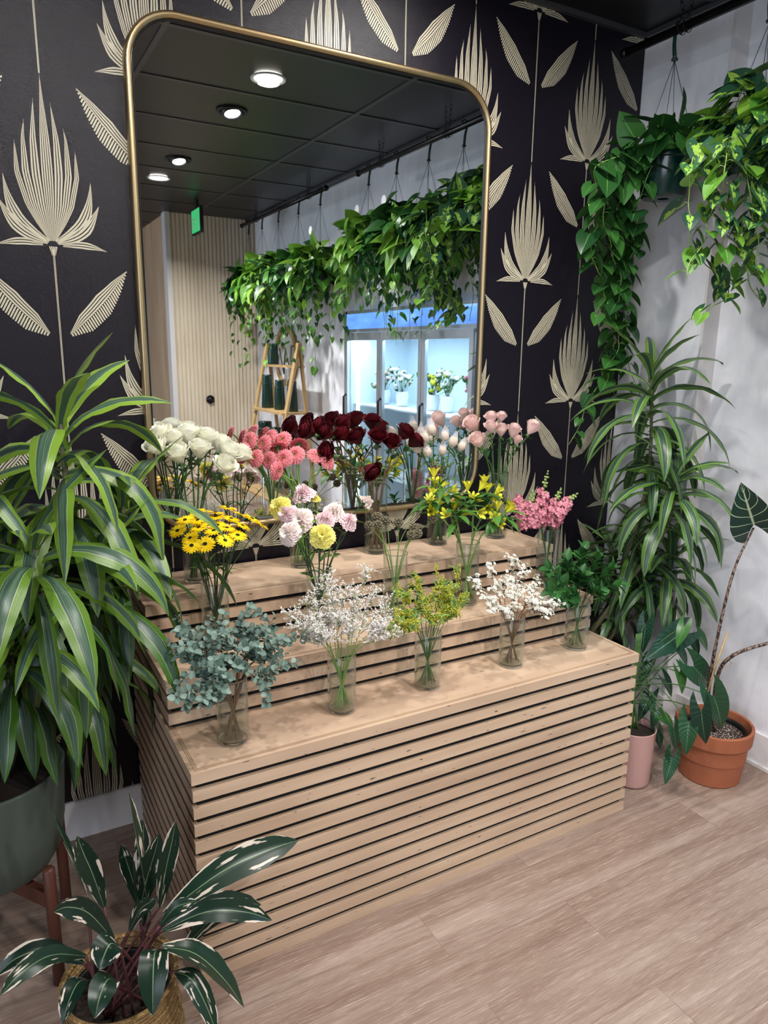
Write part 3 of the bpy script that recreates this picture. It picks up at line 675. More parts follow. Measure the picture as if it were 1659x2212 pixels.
def netmum_mesh():
    r = random.Random(11); m = MB()
    for ring, (nn, q) in enumerate(((22, 1.0), (18, .84), (12, .6))):
        for i in range(nn):
            a = (i+.5*ring)*2*pi/nn; P = [V3(math.cos(a)*rr*q, math.sin(a)*rr*q, z) for rr, z in ((.12, -.1), (.40, .12), (.50, .45), (.44, .8), (.30, 1.0+.06*r.random()), (.20, .98))]
            ribbon(m, np.array(P), np.array([.03, .06, .075, .065, .05, .02]), (-math.sin(a), math.cos(a), 0), .5, nu=3, mat=0, tint=r.random())
    m.lathe([(.04, -.2), (.14, -.14), (.2, -.05), (.3, .03)], n=12, mat=1)
    return m.build('flower_head', ['mum_cream', 'stem_green'])
def net_mesh():
    m = MB(); n = 20; prof = [(.20, -.25), (.34, .0), (.52, .3), (.53, .7), (.44, 1.0), (.46, 1.25), (.30, 1.55), (.34, 1.75)]
    v = [];
    for k, (r_, z) in enumerate(prof): v += [(r_*(1+.10*math.sin(j*2.5+k)*(k > 3))*math.cos(2*pi*j/n)*(1 if k < 5 else .55), r_*math.sin(2*pi*j/n), z+(.16*math.sin(j*1.7) if k == 7 else 0)) for j in range(n)]
    m.add(v, [(a*n+j, a*n+(j+1) % n, (a+1)*n+(j+1) % n, (a+1)*n+j) for a in range(len(prof)-1) for j in range(n)], 0)
    return m.build('protective_net', ['net'])
def leaflets(m, P, n, L, T, t0=.3, t1=.85, mat=0, spread=.9):
    for i in range(n):
        k = int((t0+(t1-t0)*i/max(1, n-1))*(len(P)-2)); d = nrm(P[k+1]-P[k]); a = R.uniform(0, 2*pi); F = frame(d)
        tip = nrm(F @ V3(math.cos(a)*spread, math.sin(a)*spread, .7)); m.put(T, leafrot(tip, d), P[k], L*R.uniform(.75, 1.15), mat, R.random())

def flowers(k, name, cat, group, label, heads, mk, axisfn, size, stem_r=.0022, stem_mat='stem_green', cy=None, sp=.06, span=60, leaf=None, head='flower_head', extra=None, keys=1, sizes=None):
    od = order(heads); cy = cy if cy is not None else sum(h[1] for h in heads)/len(heads)
    for i, h in enumerate(heads):
        p = head_pos(k, h[0], h[1], cy, sp, span); ax = axisfn(i, p, h); P = stem_path(k, p, i, len(heads), d0=ax)
        lb = label(i, od[i], h) ; t = thing(name, P[0], lb, cat, group)
        m = MB(); m.tube(P, stem_r*np.linspace(1.15, .9, len(P)), 7); m.build('stem', stem_mat, t)
        if leaf:
            m = MB(); leaflets(m, P, *leaf[:3], t0=leaf[4], t1=leaf[5]); m.build('leaves', leaf[3], t)
        key, fn = mk(i, h); s = size*R.uniform(.93, 1.07)*(sizes[i] if sizes else 1)
        part_copy(key, fn, head, t, p, ax, s)
        if extra: extra(t, p, ax, s)
def outward(k, up=.9, cam=.35, jit=.25):
    x, y = VASES[k][:2]
    def f(i, p, h):
        d = V3((p[0]-x)*9, (p[1]-y)*9, up)+nrm(V3(CX-p[0], CY-p[1], .2))*cam+V3(R.uniform(-jit, jit), R.uniform(-jit, jit), 0)
        return nrm(d)
    return f
# white roses
flowers('white_rose', 'white_rose', 'rose', 'white roses', lambda i, o, h: f'white rose, {o} in its bunch beside the left plant',
        [(359, 958), (348, 985), (410, 964), (384, 972), (391, 1003), (430, 993), (446, 968), (468, 981), (482, 997), (507, 999), (477, 1024)],
        lambda i, h: (f'rw{i%3}', rose_mesh('rose_white', 20+i % 3)), outward('white_rose', 1.6, .4), .076, .0026, sp=.07, leaf=(2, .035, OVAL, 'ruscus_leaf', .55, .75))
# coral mums
tilt = {8: (.7, -1, -.1), 7: (-1, -.5, .1), 6: (.1, .6, .75), 10: (.4, .8, .6)}
flowers('mum', 'coral_mum', 'flower', 'coral pink mums', lambda i, o, h: f'coral pink mum, {o} in its bunch on the top step' ,
        [(524, 975), (537, 952), (568, 959), (551, 990), (581, 944), (610, 949), (600, 967), (580, 995), (600, 1018), (637, 982), (646, 961), (682, 983), (709, 995), (612, 990)],
        lambda i, h: ('mum', mum_mesh), lambda i, p, h: nrm(V3(*tilt[i])) if i in tilt else outward('mum', .55, .75)(i, p, h), .0405, .003, 'stem_light', sp=.09)
# dark red roses
flowers('red_rose', 'red_rose', 'rose', 'dark red roses', lambda i, o, h: f'dark red rose, {o} in its bunch on the top step' ,
        [(683, 941), (708, 930), (720, 945), (756, 930), (752, 952), (778, 962), (802, 931), (815, 962), (789, 1004), (722, 986), (842, 972), (862, 951), (881, 966)],
        lambda i, h: (f'rr{i%3}', rose_mesh('rose_red', 40+i % 3, 1.15, 30)), lambda i, p, h: nrm(V3(.3, -.8, -.5)) if i == 8 else outward('red_rose', 1.1, .4, .35)(i, p, h), .071, .0026, 'stem_brown', sp=.10, leaf=(2, .04, OVAL, 'ruscus_leaf', .5, .75))
# net-wrapped mums
flowers('net_mum', 'netted_mum', 'flower', 'net-wrapped cream mums', lambda i, o, h: f'cream mum bud in white net, {o} beside the red roses',
        [(897, 948), (921, 953), (934, 937), (905, 974), (926, 984), (955, 981), (975, 963), (994, 971), (960, 951)],
        lambda i, h: ('nm', netmum_mesh), outward('net_mum', 1.3, .25, .15), .034, .0024, sp=.07, leaf=(3, .05, LANCE, 'alstro_leaf', .45, .8),
        extra=lambda t, p, ax, s: part_copy('net', net_mesh, 'protective_net', t, p, ax, s))
# pale pink roses
flowers('pink_rose', 'pale_pink_rose', 'rose', 'pale pink roses', lambda i, o, h: f'pale pink rose, {o} in its top-step bunch',
        [(1028, 934), (1062, 920), (1060, 938), (1082, 945), (1080, 915), (1103, 948), (1038, 968), (1139, 941), (1112, 962)],
        lambda i, h: (f'rp{i%3}', rose_mesh('rose_pink', 60+i % 3, .8, 22)), outward('pink_rose', 1.8, .3), .073, .0026, sp=.07, leaf=(3, .035, OVAL, 'ruscus_leaf', .55, .85), sizes=[1.1, .9, .8, .9, .8, .95, 1.05, 1.1, .7])
# yellow daisies
flowers('daisy', 'yellow_daisy', 'daisy', 'yellow daisies', lambda i, o, h: f'yellow dark-eyed daisy, {o} in its middle-step bunch',
        [(384, 1147), (400, 1124), (427, 1108), (428, 1124), (430, 1140), (465, 1108), (466, 1117), (492, 1098), (470, 1135), (490, 1141), (499, 1121), (523, 1136), (544, 1121), (521, 1112), (565, 1134), (513, 1157), (486, 1168), (443, 1176), (414, 1179), (411, 1163), (462, 1147)],
        lambda i, h: ('daisy', daisy_mesh), outward('daisy', 1.7, .35, .3), .0290, .0016, 'stem_dark', sp=.12, span=70, leaf=(4, .035, LANCE, 'small_leaf', .35, .9))
# carnations
CT = ['carn_yellow', 'carn_pink', 'carn_pink', 'carn_pale', 'carn_pale', 'carn_yellow', 'carn_pale', 'carn_pink', 'carn_pink', 'carn_pale', 'carn_yellow']
CN = {'carn_yellow': 'pale yellow', 'carn_pink': 'pink-flushed', 'carn_pale': 'creamy blush'}
flowers('carnation', 'carnation', 'carnation', 'mixed carnations', lambda i, o, h: f'{CN[CT[i]]} ruffled carnation, {o} in its vase on the middle step',
        [(605, 1096), (657, 1071), (622, 1112), (650, 1124), (626, 1153), (696, 1158), (722, 1108), (704, 1122), (752, 1128), (787, 1087), (682, 1079)],
        lambda i, h: (CT[i]+str(i % 2), carn_mesh(CT[i], 80+i)), outward('carnation', .8, .75, .25), .041, .002, 'stem_dark', sp=.10, span=60, leaf=(6, .05, LANCE, 'small_leaf', .25, .85), sizes=[.95, 1, .9, 1.15, 1, 1.1, .95, .9, .85, .85, .45])
# scabiosa pods
flowers('scabiosa', 'scabiosa_pod', 'seed pod', 'dried scabiosa pods', lambda i, o, h: f'round brown scabiosa seed pod, {o} of those in its vase',
        [(797, 1135), (815, 1117), (817, 1134), (834, 1125), (861, 1128), (902, 1096), (935, 1121), (893, 1139), (888, 1155), (902, 1152)],
        lambda i, h: ('pod', pod_mesh), outward('scabiosa', 1.2, .2), .0165, .0014, 'stem_light', sp=.08, span=50, head='seed_pod')

# ---- leafy branches and sprays: each stem in a vase is one thing
def tips(k, pts, sp=.08, span=80):
    cy = sum(p[1] for p in pts)/len(pts); return [head_pos(k, a, b, cy, sp, span) for a, b in pts]
def eucalyptus(k):
    pts = [(378, 1328), (352, 1388), (384, 1508), (432, 1532), (458, 1325), (515, 1340), (560, 1350), (600, 1325), (633, 1362), (596, 1400), (596, 1458), (410, 1440), (425, 1395), (548, 1392), (490, 1372), (470, 1420), (520, 1435), (450, 1450)]
    od = order(pts)
    for i, tp in enumerate(tips(k, pts, .10, 90)):
        P = stem_path(k, tp, i, len(pts)); t = thing('eucalyptus_branch', P[0], f'grey-green eucalyptus branch, {od[i]} in its front-step vase', 'branch', 'eucalyptus branches')
        m = MB(); m.tube(P, np.linspace(.0024, .0008, len(P)), 6); lf = MB(); n = len(P)
        for q in range(11, n-1):
            for sgn in (0, 1):
                if R.random() < .22: continue
                d = nrm(P[q+1]-P[q]); F = frame(d, (math.cos(q*1.57), math.sin(q*1.57), .2)); a = sgn*pi+R.uniform(-.3, .3)
                tip = nrm(F @ V3(math.cos(a), math.sin(a), .55)); s = np.interp(q, [11, 14, n-6, n-1], [.024, .033, .024, .012])*R.uniform(.6, 1.15)
                b0 = P[q]+tip*.004; lf.put(ROUND, leafrot(tip, nrm(d+V3(0, -.5, .4)+V3(R.uniform(-.4, .4), R.uniform(-.4, .4), 0))), b0, s, 0, R.random())
        # small side twig
        for _ in range(3):
            q = R.randint(n//2, n-4); d = nrm((P[-1]-P[q])+V3(R.uniform(-.08, .08), R.uniform(-.08, .04), R.uniform(-.04, .08))); L = R.uniform(.05, .09); Q = blade_path(P[q], d, L, .5, 6); m.tube(Q, np.linspace(.0011, .0005, 7), 5)
            for z in range(1, 7):
                for sgn in (0, 1):
                    F = frame(nrm(Q[z]-Q[z-1])); a = sgn*pi+z*1.5; tip = nrm(F @ V3(math.cos(a), math.sin(a), .6)); lf.put(ROUND, leafrot(tip, nrm(V3(R.uniform(-.5, .5), -.6, .8))), Q[z], .018*R.uniform(.8, 1.3), 0, R.random())
        m.build('stem', 'stem_brown', t); lf.build('leaves', 'eucalyptus_leaf', t)
eucalyptus('eucalyptus')
def ruscus(k):
    pts = [(1188, 1232), (1195, 1275), (1225, 1212), (1258, 1192), (1290, 1205), (1318, 1225), (1338, 1262), (1222, 1290), (1290, 1282), (1255, 1240)]
    od = order(pts)
    for i, tp in enumerate(tips(k, pts, .09, 80)):
        P = stem_path(k, tp, i, len(pts)); t = thing('ruscus_branch', P[0], f'dark green glossy ruscus branch, {od[i]} in the rightmost front vase', 'branch', 'ruscus branches')
        m = MB(); m.tube(P, np.linspace(.002, .0008, len(P)), 6); m.build('stem', 'stem_green', t); lf = MB(); n = len(P)
        for q in range(11, n):
            for c_ in range(2):
                d = nrm(P[min(q, n-1)]-P[q-1]); F = frame(d); a = q*2.4+c_*pi; tip = nrm(F @ V3(math.cos(a), math.sin(a), .75 if q < n-1 else 2)); lf.put(OVAL, leafrot(tip, nrm(d+V3(R.uniform(-.3, .3), -.5, .5))), P[q], .052*R.uniform(.8, 1.15), 0, R.random())
        lf.build('leaves', 'ruscus_leaf', t)
ruscus('ruscus')
def petal5(m, c, ax, r, mat, ctr=None):
    F = frame(ax); v = [c]; fs = []
    for i in range(5):
        a = i*1.2566; v += [c+F @ V3(r*math.cos(a-.5), r*math.sin(a-.5), r*.25), c+F @ V3(r*1.15*math.cos(a), r*1.15*math.sin(a), r*.2), c+F @ V3(r*math.cos(a+.5), r*math.sin(a+.5), r*.25)]; fs += [(0, 3*i+1, 3*i+2), (0, 3*i+2, 3*i+3)]
    m.add(v, fs, mat, tint=R.random())
    if ctr is not None: m.ball(c+np.asarray(ax)*r*.15, r*.3, 4, ctr)
def spray(k, name, cat, group, label, pts, sm, fm, kind, twigs, sp, span, sizes):
    od = order(pts)
    for i, tp in enumerate(tips(k, pts, sp, span)):
        P = stem_path(k, tp, i, len(pts)); t = thing(name, P[0], label(od[i]), cat, group); m = MB(); m.tube(P, np.linspace(.0017, .0007, len(P)), 5); fl = MB(); lf = MB(); n = len(P); nl = 0
        for w in range(twigs):
            q = R.randint(11, n-2) if w else n-2; d0 = nrm(P[-1]-P[q]+V3(1e-4, 0, 1e-3)); d = nrm(d0*.9+V3(R.uniform(-.9, .9), R.uniform(-.8, .8), R.uniform(-.1, 1)));
            L = sizes[0]*R.uniform(.6, 1.2); Q = blade_path(P[q], d, L, .35, 6); m.tube(Q, np.linspace(.0008, .0004, 7), 4)
            if kind == 'statice':
                for u_ in range(5):
                    z = 1+u_; dd = nrm(Q[z]-Q[z-1]+V3(R.uniform(-.9, .9), R.uniform(-.9, .9), R.uniform(-.2, 1))*.8); e = Q[z]+dd*.022; m.tube([Q[z], Q[z]*.5+e*.5+V3(0, 0, .001), e], .0004, 3, cap=False)
                    for f_ in range(8):
                        c = Q[z]+(e-Q[z])*(f_+1.5)/8+V3(*[R.uniform(-.0022, .0022) for _ in range(3)]); petal5(fl, c, nrm(V3(R.uniform(-1, 1), R.uniform(-1, .4), 1)), .0022, 0)
            elif kind == 'goldenrod':
                for z in range(1, 7):
                    for f_ in range(9):
                        c = Q[z]+V3(*[R.uniform(-.0075, .0075) for _ in range(3)]); fl.ball(c, R.uniform(.0014, .0024), 4, 0 if R.random() < .85 else 1, tint=R.random())
                    if R.random() < .5: F = frame(nrm(Q[z]-Q[z-1])); a = R.uniform(0, 6.3); lf.put(LANCE, leafrot(nrm(F @ V3(math.cos(a), math.sin(a), 1)), (0, -.4, 1)), Q[z], .026*R.uniform(.7, 1.3), 0, R.random()); nl += 1
            else:
                for z in range(3, 7):
                    for f_ in range(2 if z < 5 else 3):
                        dd = nrm(V3(R.uniform(-1, 1), R.uniform(-1, .6), R.uniform(0, 1.2))); e = Q[z]+dd*R.uniform(.006, .014); m.tube([Q[z], Q[z]*.5+e*.5+V3(0, 0, .0006), e], .00035, 3, cap=False)
                        if R.random() < .75: petal5(fl, e, nrm(dd+V3(0, -.4, .5)), .0052, 0, 1)
                        else: fl.ball(e, .0022, 5, 0)
                for z in range(1, 6):
                    dd = nrm(Q[z]-Q[z-1]+V3(R.uniform(-.7, .7), R.uniform(-.7, .7), .2)); m.tube([Q[z], Q[z]+dd*.012, Q[z]+dd*.024+V3(0, 0, .002)], [.0005, .0005, .0001], 3, cap=False)
        m.build('stem', sm, t); fl.build('blossoms', fm, t)
        if nl: lf.build('leaves', 'small_leaf', t)
spray('statice', 'sea_lavender_stem', 'flower spray', 'sea lavender', lambda o: f'tiny-flowered pale sea lavender stem, {o} in its front-step vase',
      [(622, 1332), (665, 1300), (672, 1345), (700, 1268), (718, 1300), (712, 1250), (742, 1275), (795, 1236), (768, 1290), (812, 1280), (838, 1305), (868, 1340), (825, 1350), (690, 1370), (760, 1345), (730, 1340), (850, 1372), (640, 1355)], 'stem_light', ['tiny_white'], 'statice', 13, .10, 80, (.05,))
spray('goldenrod', 'goldenrod_stem', 'flower spray', 'goldenrod', lambda o: f'yellow budded goldenrod stem, {o} in the middle front-step vase',
      [(868, 1330), (876, 1290), (905, 1262), (945, 1240), (960, 1275), (993, 1245), (1000, 1290), (985, 1320), (920, 1300), (890, 1350), (935, 1340), (865, 1355), (960, 1330)], 'stem_green', ['tiny_yellow', 'bud_green'], 'goldenrod', 10, .09, 70, (.05,))
spray('waxflower', 'waxflower_stem', 'flower spray', 'white waxflower', lambda o: f'white waxflower stem with tiny blossoms, {o} in its front-step vase',
      [(1030, 1265), (1062, 1242), (1085, 1262), (1106, 1222), (1130, 1240), (1160, 1262), (1185, 1300), (1050, 1300), (1075, 1320), (1110, 1290), (1140, 1305), (1165, 1325), (1200, 1318), (1100, 1325)], 'stem_brown', ['wax_white', 'bud_green'], 'wax', 9, .10, 75, (.05,))
# alstroemeria
def alstro_flower(m, c, ax, s):
    F = frame(ax, (R.uniform(-1, 1), R.uniform(-1, 1), 0)); tn = R.random()
    for i in range(6):
        a = i*1.047; q = .8+.25*(i % 2)
        P = [c+F @ V3(math.cos(a)*r_*q, math.sin(a)*r_*q, z)*s for r_, z in ((.03, 0), (.14, .35), (.26, .7), (.42, .95), (.6, 1.05))]
        ribbon(m, np.array(P), np.array([.03, .10, .17, .17, .05])*s*q, F @ V3(-math.sin(a), math.cos(a), 0), .25, nu=3, mat=0, tint=tn)
    for i in range(4): a = i*1.6; m.tube([c, c+F @ V3(.12*math.cos(a), .12*math.sin(a), .8)*s], .0006, 3, 1)
def alstroemeria(k):
    groups = [[(933, 1023), (957, 1049), (973, 1057), (940, 1045)], [(928, 1065), (923, 1080), (945, 1088), (931, 1104), (950, 1070)], [(966, 1113), (987, 1083), (1003, 1108), (980, 1095)],
              [(1008, 1052), (1029, 1084), (1034, 1051), (1032, 1106), (1015, 1075)], [(1046, 1040), (1053, 1055), (1070, 1058), (1066, 1072), (1055, 1099)], [(1094, 1092), (1100, 1100), (1064, 1117), (1082, 1131), (1075, 1095)]]
    cen = [tuple(np.mean(g_, axis=0)) for g_ in groups]; od = order(cen)
    for i, g_ in enumerate(groups):
        c0 = head_pos(k, cen[i][0], cen[i][1]+18, 1095, .06, 40); P = stem_path(k, c0, i, 6); t = thing('alstroemeria_stem', P[0], f'yellow alstroemeria stem with trumpet blooms, {od[i]} in its vase', 'flower', 'yellow alstroemeria')
        m = MB(); m.tube(P, .0032, 7); fl = MB(); lf = MB()
        for h in g_:
            p = head_pos(k, h[0], h[1], 1090, .07, 40)+V3(0, R.uniform(-.012, .012), 0); ax = nrm(p-c0+V3(0, -.02, .022)); b = p-ax*.018
            m.tube(bez([c0, (c0+b)/2+V3(0, 0, .006), b], 5), .0014, 5); alstro_flower(fl, b, nrm(ax+V3(0, -.3, 0)), .039)
        for q in range(15):
            a = R.uniform(0, 2*pi); d = nrm(V3(math.cos(a), math.sin(a)*.8, R.uniform(-.1, .9))); L = R.uniform(.07, .12); b = P[-1-q % 5]+V3(0, 0, .012*(q % 3)); Q = blade_path(b, d, L, 1.0, 7)
            ribbon(lf, Q, drac_w(7, .013), np.cross(d, (0, 0, 1)), .3, nu=3, tint=R.random())
        m.build('stem', 'stem_light', t); fl.build('blossoms', ['alstro_yellow', 'stem_dark'], t); lf.build('leaves', 'alstro_leaf', t)
alstroemeria('alstroemeria')
def snapdragon(k):
    pts = [((1183, 1018), (1165, 1130)), ((1211, 1055), (1190, 1135)), ((1247, 1065), (1200, 1120)), ((1118, 1078), (1135, 1140)), ((1150, 1060), (1150, 1138))]
    od = order([p[0] for p in pts])
    for i, (a_, b_) in enumerate(pts):
        top = at(*a_, 1, -.39-.03*(i % 3)); bot = at(*b_, 1, -.41-.025*(i % 3)); P = stem_path(k, bot, i, 5); Q = bez([bot, bot*.5+top*.5+V3(-.004, 0, .006), top], 8); t = thing('snapdragon_stem', P[0], f'pink snapdragon spike with green tip, {od[i]} in its vase', 'flower', 'pink snapdragons')
        m = MB(); m.tube(np.concatenate([P, Q[1:]]), np.linspace(.003, .0012, len(P)+len(Q)-1), 7); fl = MB(); bd = MB(); n = len(Q); N = 30
        for q in range(N):
            f_ = q/(N-1); c = Q[min(n-1, int(f_*(n-1)))]; a = q*2.4; d = nrm(Q[min(n-1, int(f_*(n-1))+1)]-Q[max(0, int(f_*(n-1))-1)]); F = frame(d); o = F @ V3(math.cos(a), math.sin(a), .25)
            if f_ < .62 or i == 3:
                s = .020*(1-.35*f_); b = c+o*.009; fl.tube([c, b, b+o*.006], [.003, .005, .0065], 8, tint=R.random()); tn = R.random(); G = frame(nrm(o), (0, 0, 1))
                for j in range(5): # two upper lobes, three lower, ruffled
                    aa = (1.1, 2.04, 3.9, 4.71, 5.5)[j]; L = s*(1 if j < 2 else .95); b1 = b+o*.005
                    PP = [b1+G @ V3(math.cos(aa)*r_, math.sin(aa)*r_, z)*L for r_, z in ((.25, .1), (.6, .38), (.95, .36), (1.12, .12))]
                    ribbon(fl, np.array(PP), np.array([.3, .5, .52, .28])*L, G @ V3(-math.sin(aa), math.cos(aa), 0), -.35, nu=5, tint=tn, wave=.18, ph=q+j)
                fl.ball(b+o*.009-V3(0, 0, .002), s*.36, 6, tint=tn)
            else: bd.ball(c+o*(.008*(1.25-f_)+.002), .0078*(1.5-f_), 6, 0, ax=o, sz=1.4)
        m.build('stem', 'stem_green', t); fl.build('florets', 'snap_pink', t)
        if bd.n: bd.build('buds', 'bud_green', t)
snapdragon('snapdragon')

# ================================================================ pots and plants
def wallclamp(xm=2.41, ym=-.045):
    def f(v):
        v = v.copy(); v[:, 0] = np.where(v[:, 0] > xm, xm-(v[:, 0]-xm)*.15, v[:, 0]); v[:, 1] = np.where(v[:, 1] > ym, ym-(v[:, 1]-ym)*.15, v[:, 1])
        for d0, zt in ((-.83, .65), (-.584, .80), (-.341, .95)):   # leaves lie against the stand, not inside it
            ins = (v[:, 0] > SL-.006) & (v[:, 0] < SR+.006) & (v[:, 1] > d0-.006) & (v[:, 2] < zt+.006)
            dl, dr, dt = v[:, 0]-(SL-.006), (SR+.006)-v[:, 0], (zt+.006)-v[:, 2]; k = np.argmin(np.stack([dl, dr, dt]), axis=0)
            v[:, 0] = np.where(ins & (k == 0), SL-.006, np.where(ins & (k == 1), SR+.006, v[:, 0])); v[:, 2] = np.where(ins & (k == 2), zt+.006, v[:, 2])
        return v
    return f
def crown(mb, top, low, n, L, Wd, mat, e0=1.25, e1=-.1, droop=1.6, clampf=None, tint=(0, 1), az=None, seed=0):
    "a cane's head of strap leaves, youngest and most upright on top"
    r = random.Random(seed); top = np.asarray(top, float); low = np.asarray(low, float)
    for i in range(n):
        f = i/(n-1); b = top+(low-top)*f; a = i*2.399+r.uniform(-.3, .3)+(az or 0); el = e0+(e1-e0)*f**.75+r.uniform(-.12, .12)
        l = L*np.interp(f, [0, .15, .5, 1], [.72, .95, 1.05, .9])*r.uniform(.85, 1.1); w = Wd*np.interp(f, [0, .2, 1], [.8, 1, .95])*r.uniform(.85, 1.1)
        dr = droop*np.interp(f, [0, .12, .35, 1], [.35, .8, 1.1, 1.05])*r.uniform(.8, 1.2); d = V3(math.cos(a)*math.cos(el), math.sin(a)*math.cos(el), math.sin(el))
        P = blade_path(b, d, l, dr, 12, .9); ro = r.uniform(-.75, .75); ribbon(mb, P, drac_w(12, w), (-math.sin(a)*math.cos(ro), math.cos(a)*math.cos(ro), math.sin(ro)), .28, nu=5, mat=mat, tint=min(1, max(0, tint[0]+(tint[1]-tint[0])*(1-f)+r.uniform(-.2, .2))), wave=.10, ph=i)
def pot(prof, x, y, mat, t, name='pot', n=48):
    m = MB(); m.lathe(prof, (x, y, 0), n, cap0=True); return m.build(name, mat, t)

# ---- left: tall dracaena in a sage pot on a wooden stand
PX, PY = -.36, -.46
t = thing('plant_stand', (PX, PY, 0), 'dark walnut cross plant stand holding the sage green pot at the left', 'plant stand')
for a in (-.95, .62, 2.19, 3.76):
    lx, ly = PX+.212*math.cos(a), PY+.212*math.sin(a); m = MB(); m.tube([(lx, ly, .0), (lx, ly, .36), (lx, ly, .366)], [.016, .016, .012], 16); m.build('leg', 'walnut', t)
for a in (-.95, .62):
    c, s = math.cos(a), math.sin(a); m = MB(); m.beam((PX-.2*c, PY-.2*s, .268), (PX+.2*c, PY+.2*s, .268), .022, .045); m.build('crossbar', 'walnut', t, False)
t = thing('potted_dracaena', (PX, PY, .292), 'tall lemon-lime dracaena in a sage green pot at the left edge', 'potted plant')
pot([(.02, .292), (.10, .292), (.145, .305), (.172, .35), (.186, .43), (.196, .575), (.199, .60), (.192, .603), (.186, .59), (.18, .54)], PX, PY, 'sage_pot', t)
m = MB(); m.lathe([(.001, .575), (.10, .572), (.182, .565)], (PX, PY, 0), 32); m.build('soil', 'dark_soil', t)
LC = [  # crown top, lowest leaf, number, length, width
 (at(128, 905, 1, -.46), at(150, 1200, 1, -.46), 34, .40, .036), (at(268, 1085, 1, -.34), at(240, 1240, 1, -.36), 26, .40, .031),
 (at(70, 1180, 1, -.62), at(90, 1330, 1, -.58), 24, .40, .036), (at(10, 1150, 1, -.35), at(0, 1400, 1, -.4), 24, .42, .036),
 (at(165, 1400, 1, -.36), at(165, 1500, 1, -.38), 20, .36, .032), (at(20, 1400, 1, -.60), at(30, 1480, 1, -.58), 20, .36, .034), (at(205, 1230, 1, -.55), at(190, 1370, 1, -.52), 20, .38, .033)]
for i, (tp, lo, n, L, wd) in enumerate(LC):
    m = MB(); b = V3(PX+.05*math.cos(i*2.4), PY+.05*math.sin(i*2.4), .57); m.tube(bez([b, b*.5+lo*.5+V3(.0, 0, .02), lo, tp], 6), np.linspace(.013, .007, 19), 8); m.build('cane', 'cane', t)
    m = MB(); crown(m, tp, lo, n, L, wd, 0, 1.35 if i == 0 else 1.2, -.2, 1.9, seed=i+3, tint=(.0, 1.1) if i == 0 else (-.1, .6)); m.clamp(wallclamp(9, -.05)); m.build('foliage', 'dracaena_lime', t)

# ---- front left: stromanthe in a woven basket
BX, BY = -.12, -1.0
t = thing('basket_planter', (BX, BY, 0), 'woven seagrass basket on the floor at the bottom left corner', 'basket')
m = MB(); prof = [(.02, .002), (.105, .002)]
for i in range(24):
    z = .006+i*.0118; prof.append((.112+.024*math.sin(pi*min(1, (z+.03)/.30))+(.0035 if i % 2 else -.0015), z))
prof += [(.134, .292), (.128, .296), (.120, .288), (.118, .20), (.11, .02)]; m.lathe(prof, (BX, BY, 0), 56); m.build('basket_weave', 'wicker', t)
t = thing('stromanthe_plant', (BX, BY, .06), 'dark green, cream and pink striped stromanthe growing in the woven basket', 'potted plant')
m = MB(); m.lathe([(.02, .02), (.095, .02), (.112, .262), (.106, .262), (.10, .23)], (BX, BY, 0), 32); m.build('nursery_pot', 'nursery_black', t)
m = MB(); m.lathe([(.001, .235), (.104, .23)], (BX, BY, 0), 24); m.build('soil', 'dark_soil', t)
# leaves: base pixel, tip pixel, depth of base and tip, half width, extra sag
SL_ = [((325, 1990), (278, 1712), -.93, -.92, .030, .0), ((345, 1960), (380, 1772), -.95, -.98, .020, .0), ((300, 1955), (262, 1822), -.86, -.84, .018, 0), ((225, 1960), (166, 1805), -.98, -.98, .022, .0), ((190, 1940), (116, 1760), -.90, -.88, .014, .0),
       ((355, 1975), (645, 1815), -1.0, -.98, .036, .02), ((360, 1990), (565, 1955), -.94, -.86, .026, .02), ((350, 2010), (588, 1988), -1.05, -1.10, .024, .03), ((395, 2050), (540, 1975), -.98, -.93, .03, .03),
       ((245, 2030), (115, 1970), -1.05, -1.08, .022, .03), ((185, 2065), (0, 2150), -1.02, -1.10, .020, .03), ((180, 2080), (-10, 2110), -.95, -.95, .022, .04), ((200, 2120), (135, 2212), -1.12, -1.2, .022, .03),
       ((258, 2045), (215, 2095), -1.12, -1.16, .03, .02), ((255, 2120), (205, 2200), -1.14, -1.22, .026, .03), ((340, 2050), (330, 2195), -1.1, -1.2, .030, .04), ((350, 2045), (528, 2178), -1.08, -1.16, .034, .04),
       ((380, 2100), (470, 2240), -1.1, -1.2, .022, .04), ((280, 2010), (338, 1940), -1.02, -1.06, .016, .01), ((300, 1975), (345, 1800), -.92, -.93, .026, 0), ((310, 2000), (310, 1770), -.9, -.86, .024, 0), ((345, 2000), (425, 1945), -1.02, -1.04, .014, .01)]
mp = MB()
for i, (b, tp, yb, yt, wd, sag) in enumerate(SL_):
    B = at(*b, 1, yb); T = at(*tp, 1, yt); L = np.linalg.norm(T-B); P = bez([B, B*.6+T*.4+V3(0, 0, sag+.01), B*.25+T*.75+V3(0, 0, sag), T], 5); k = len(P)
    tt = np.linspace(0, 1, k); w = np.interp(tt, [0, .1, .3, .55, .8, .94, 1], [.18, .5, .9, 1, .66, .24, .01])*wd*1.08
    m = MB(); sd = np.cross(nrm(T-B), nrm(CAM-B)) if i % 4 else np.cross(nrm(T-B), (0, 0, 1)); ribbon(m, P, w, sd, .22, nu=7, tint=R.random()); m.build('leaf', 'stromanthe_leaf', t)
    a = R.uniform(0, 6.3); q = V3(BX+.06*math.cos(a), BY+.06*math.sin(a), .23); mp.tube(bez([q, q*.5+B*.5+V3(0, 0, .01), B], 5), [.0035]*11, 6)
mp.build('petioles', 'red_stem', t)

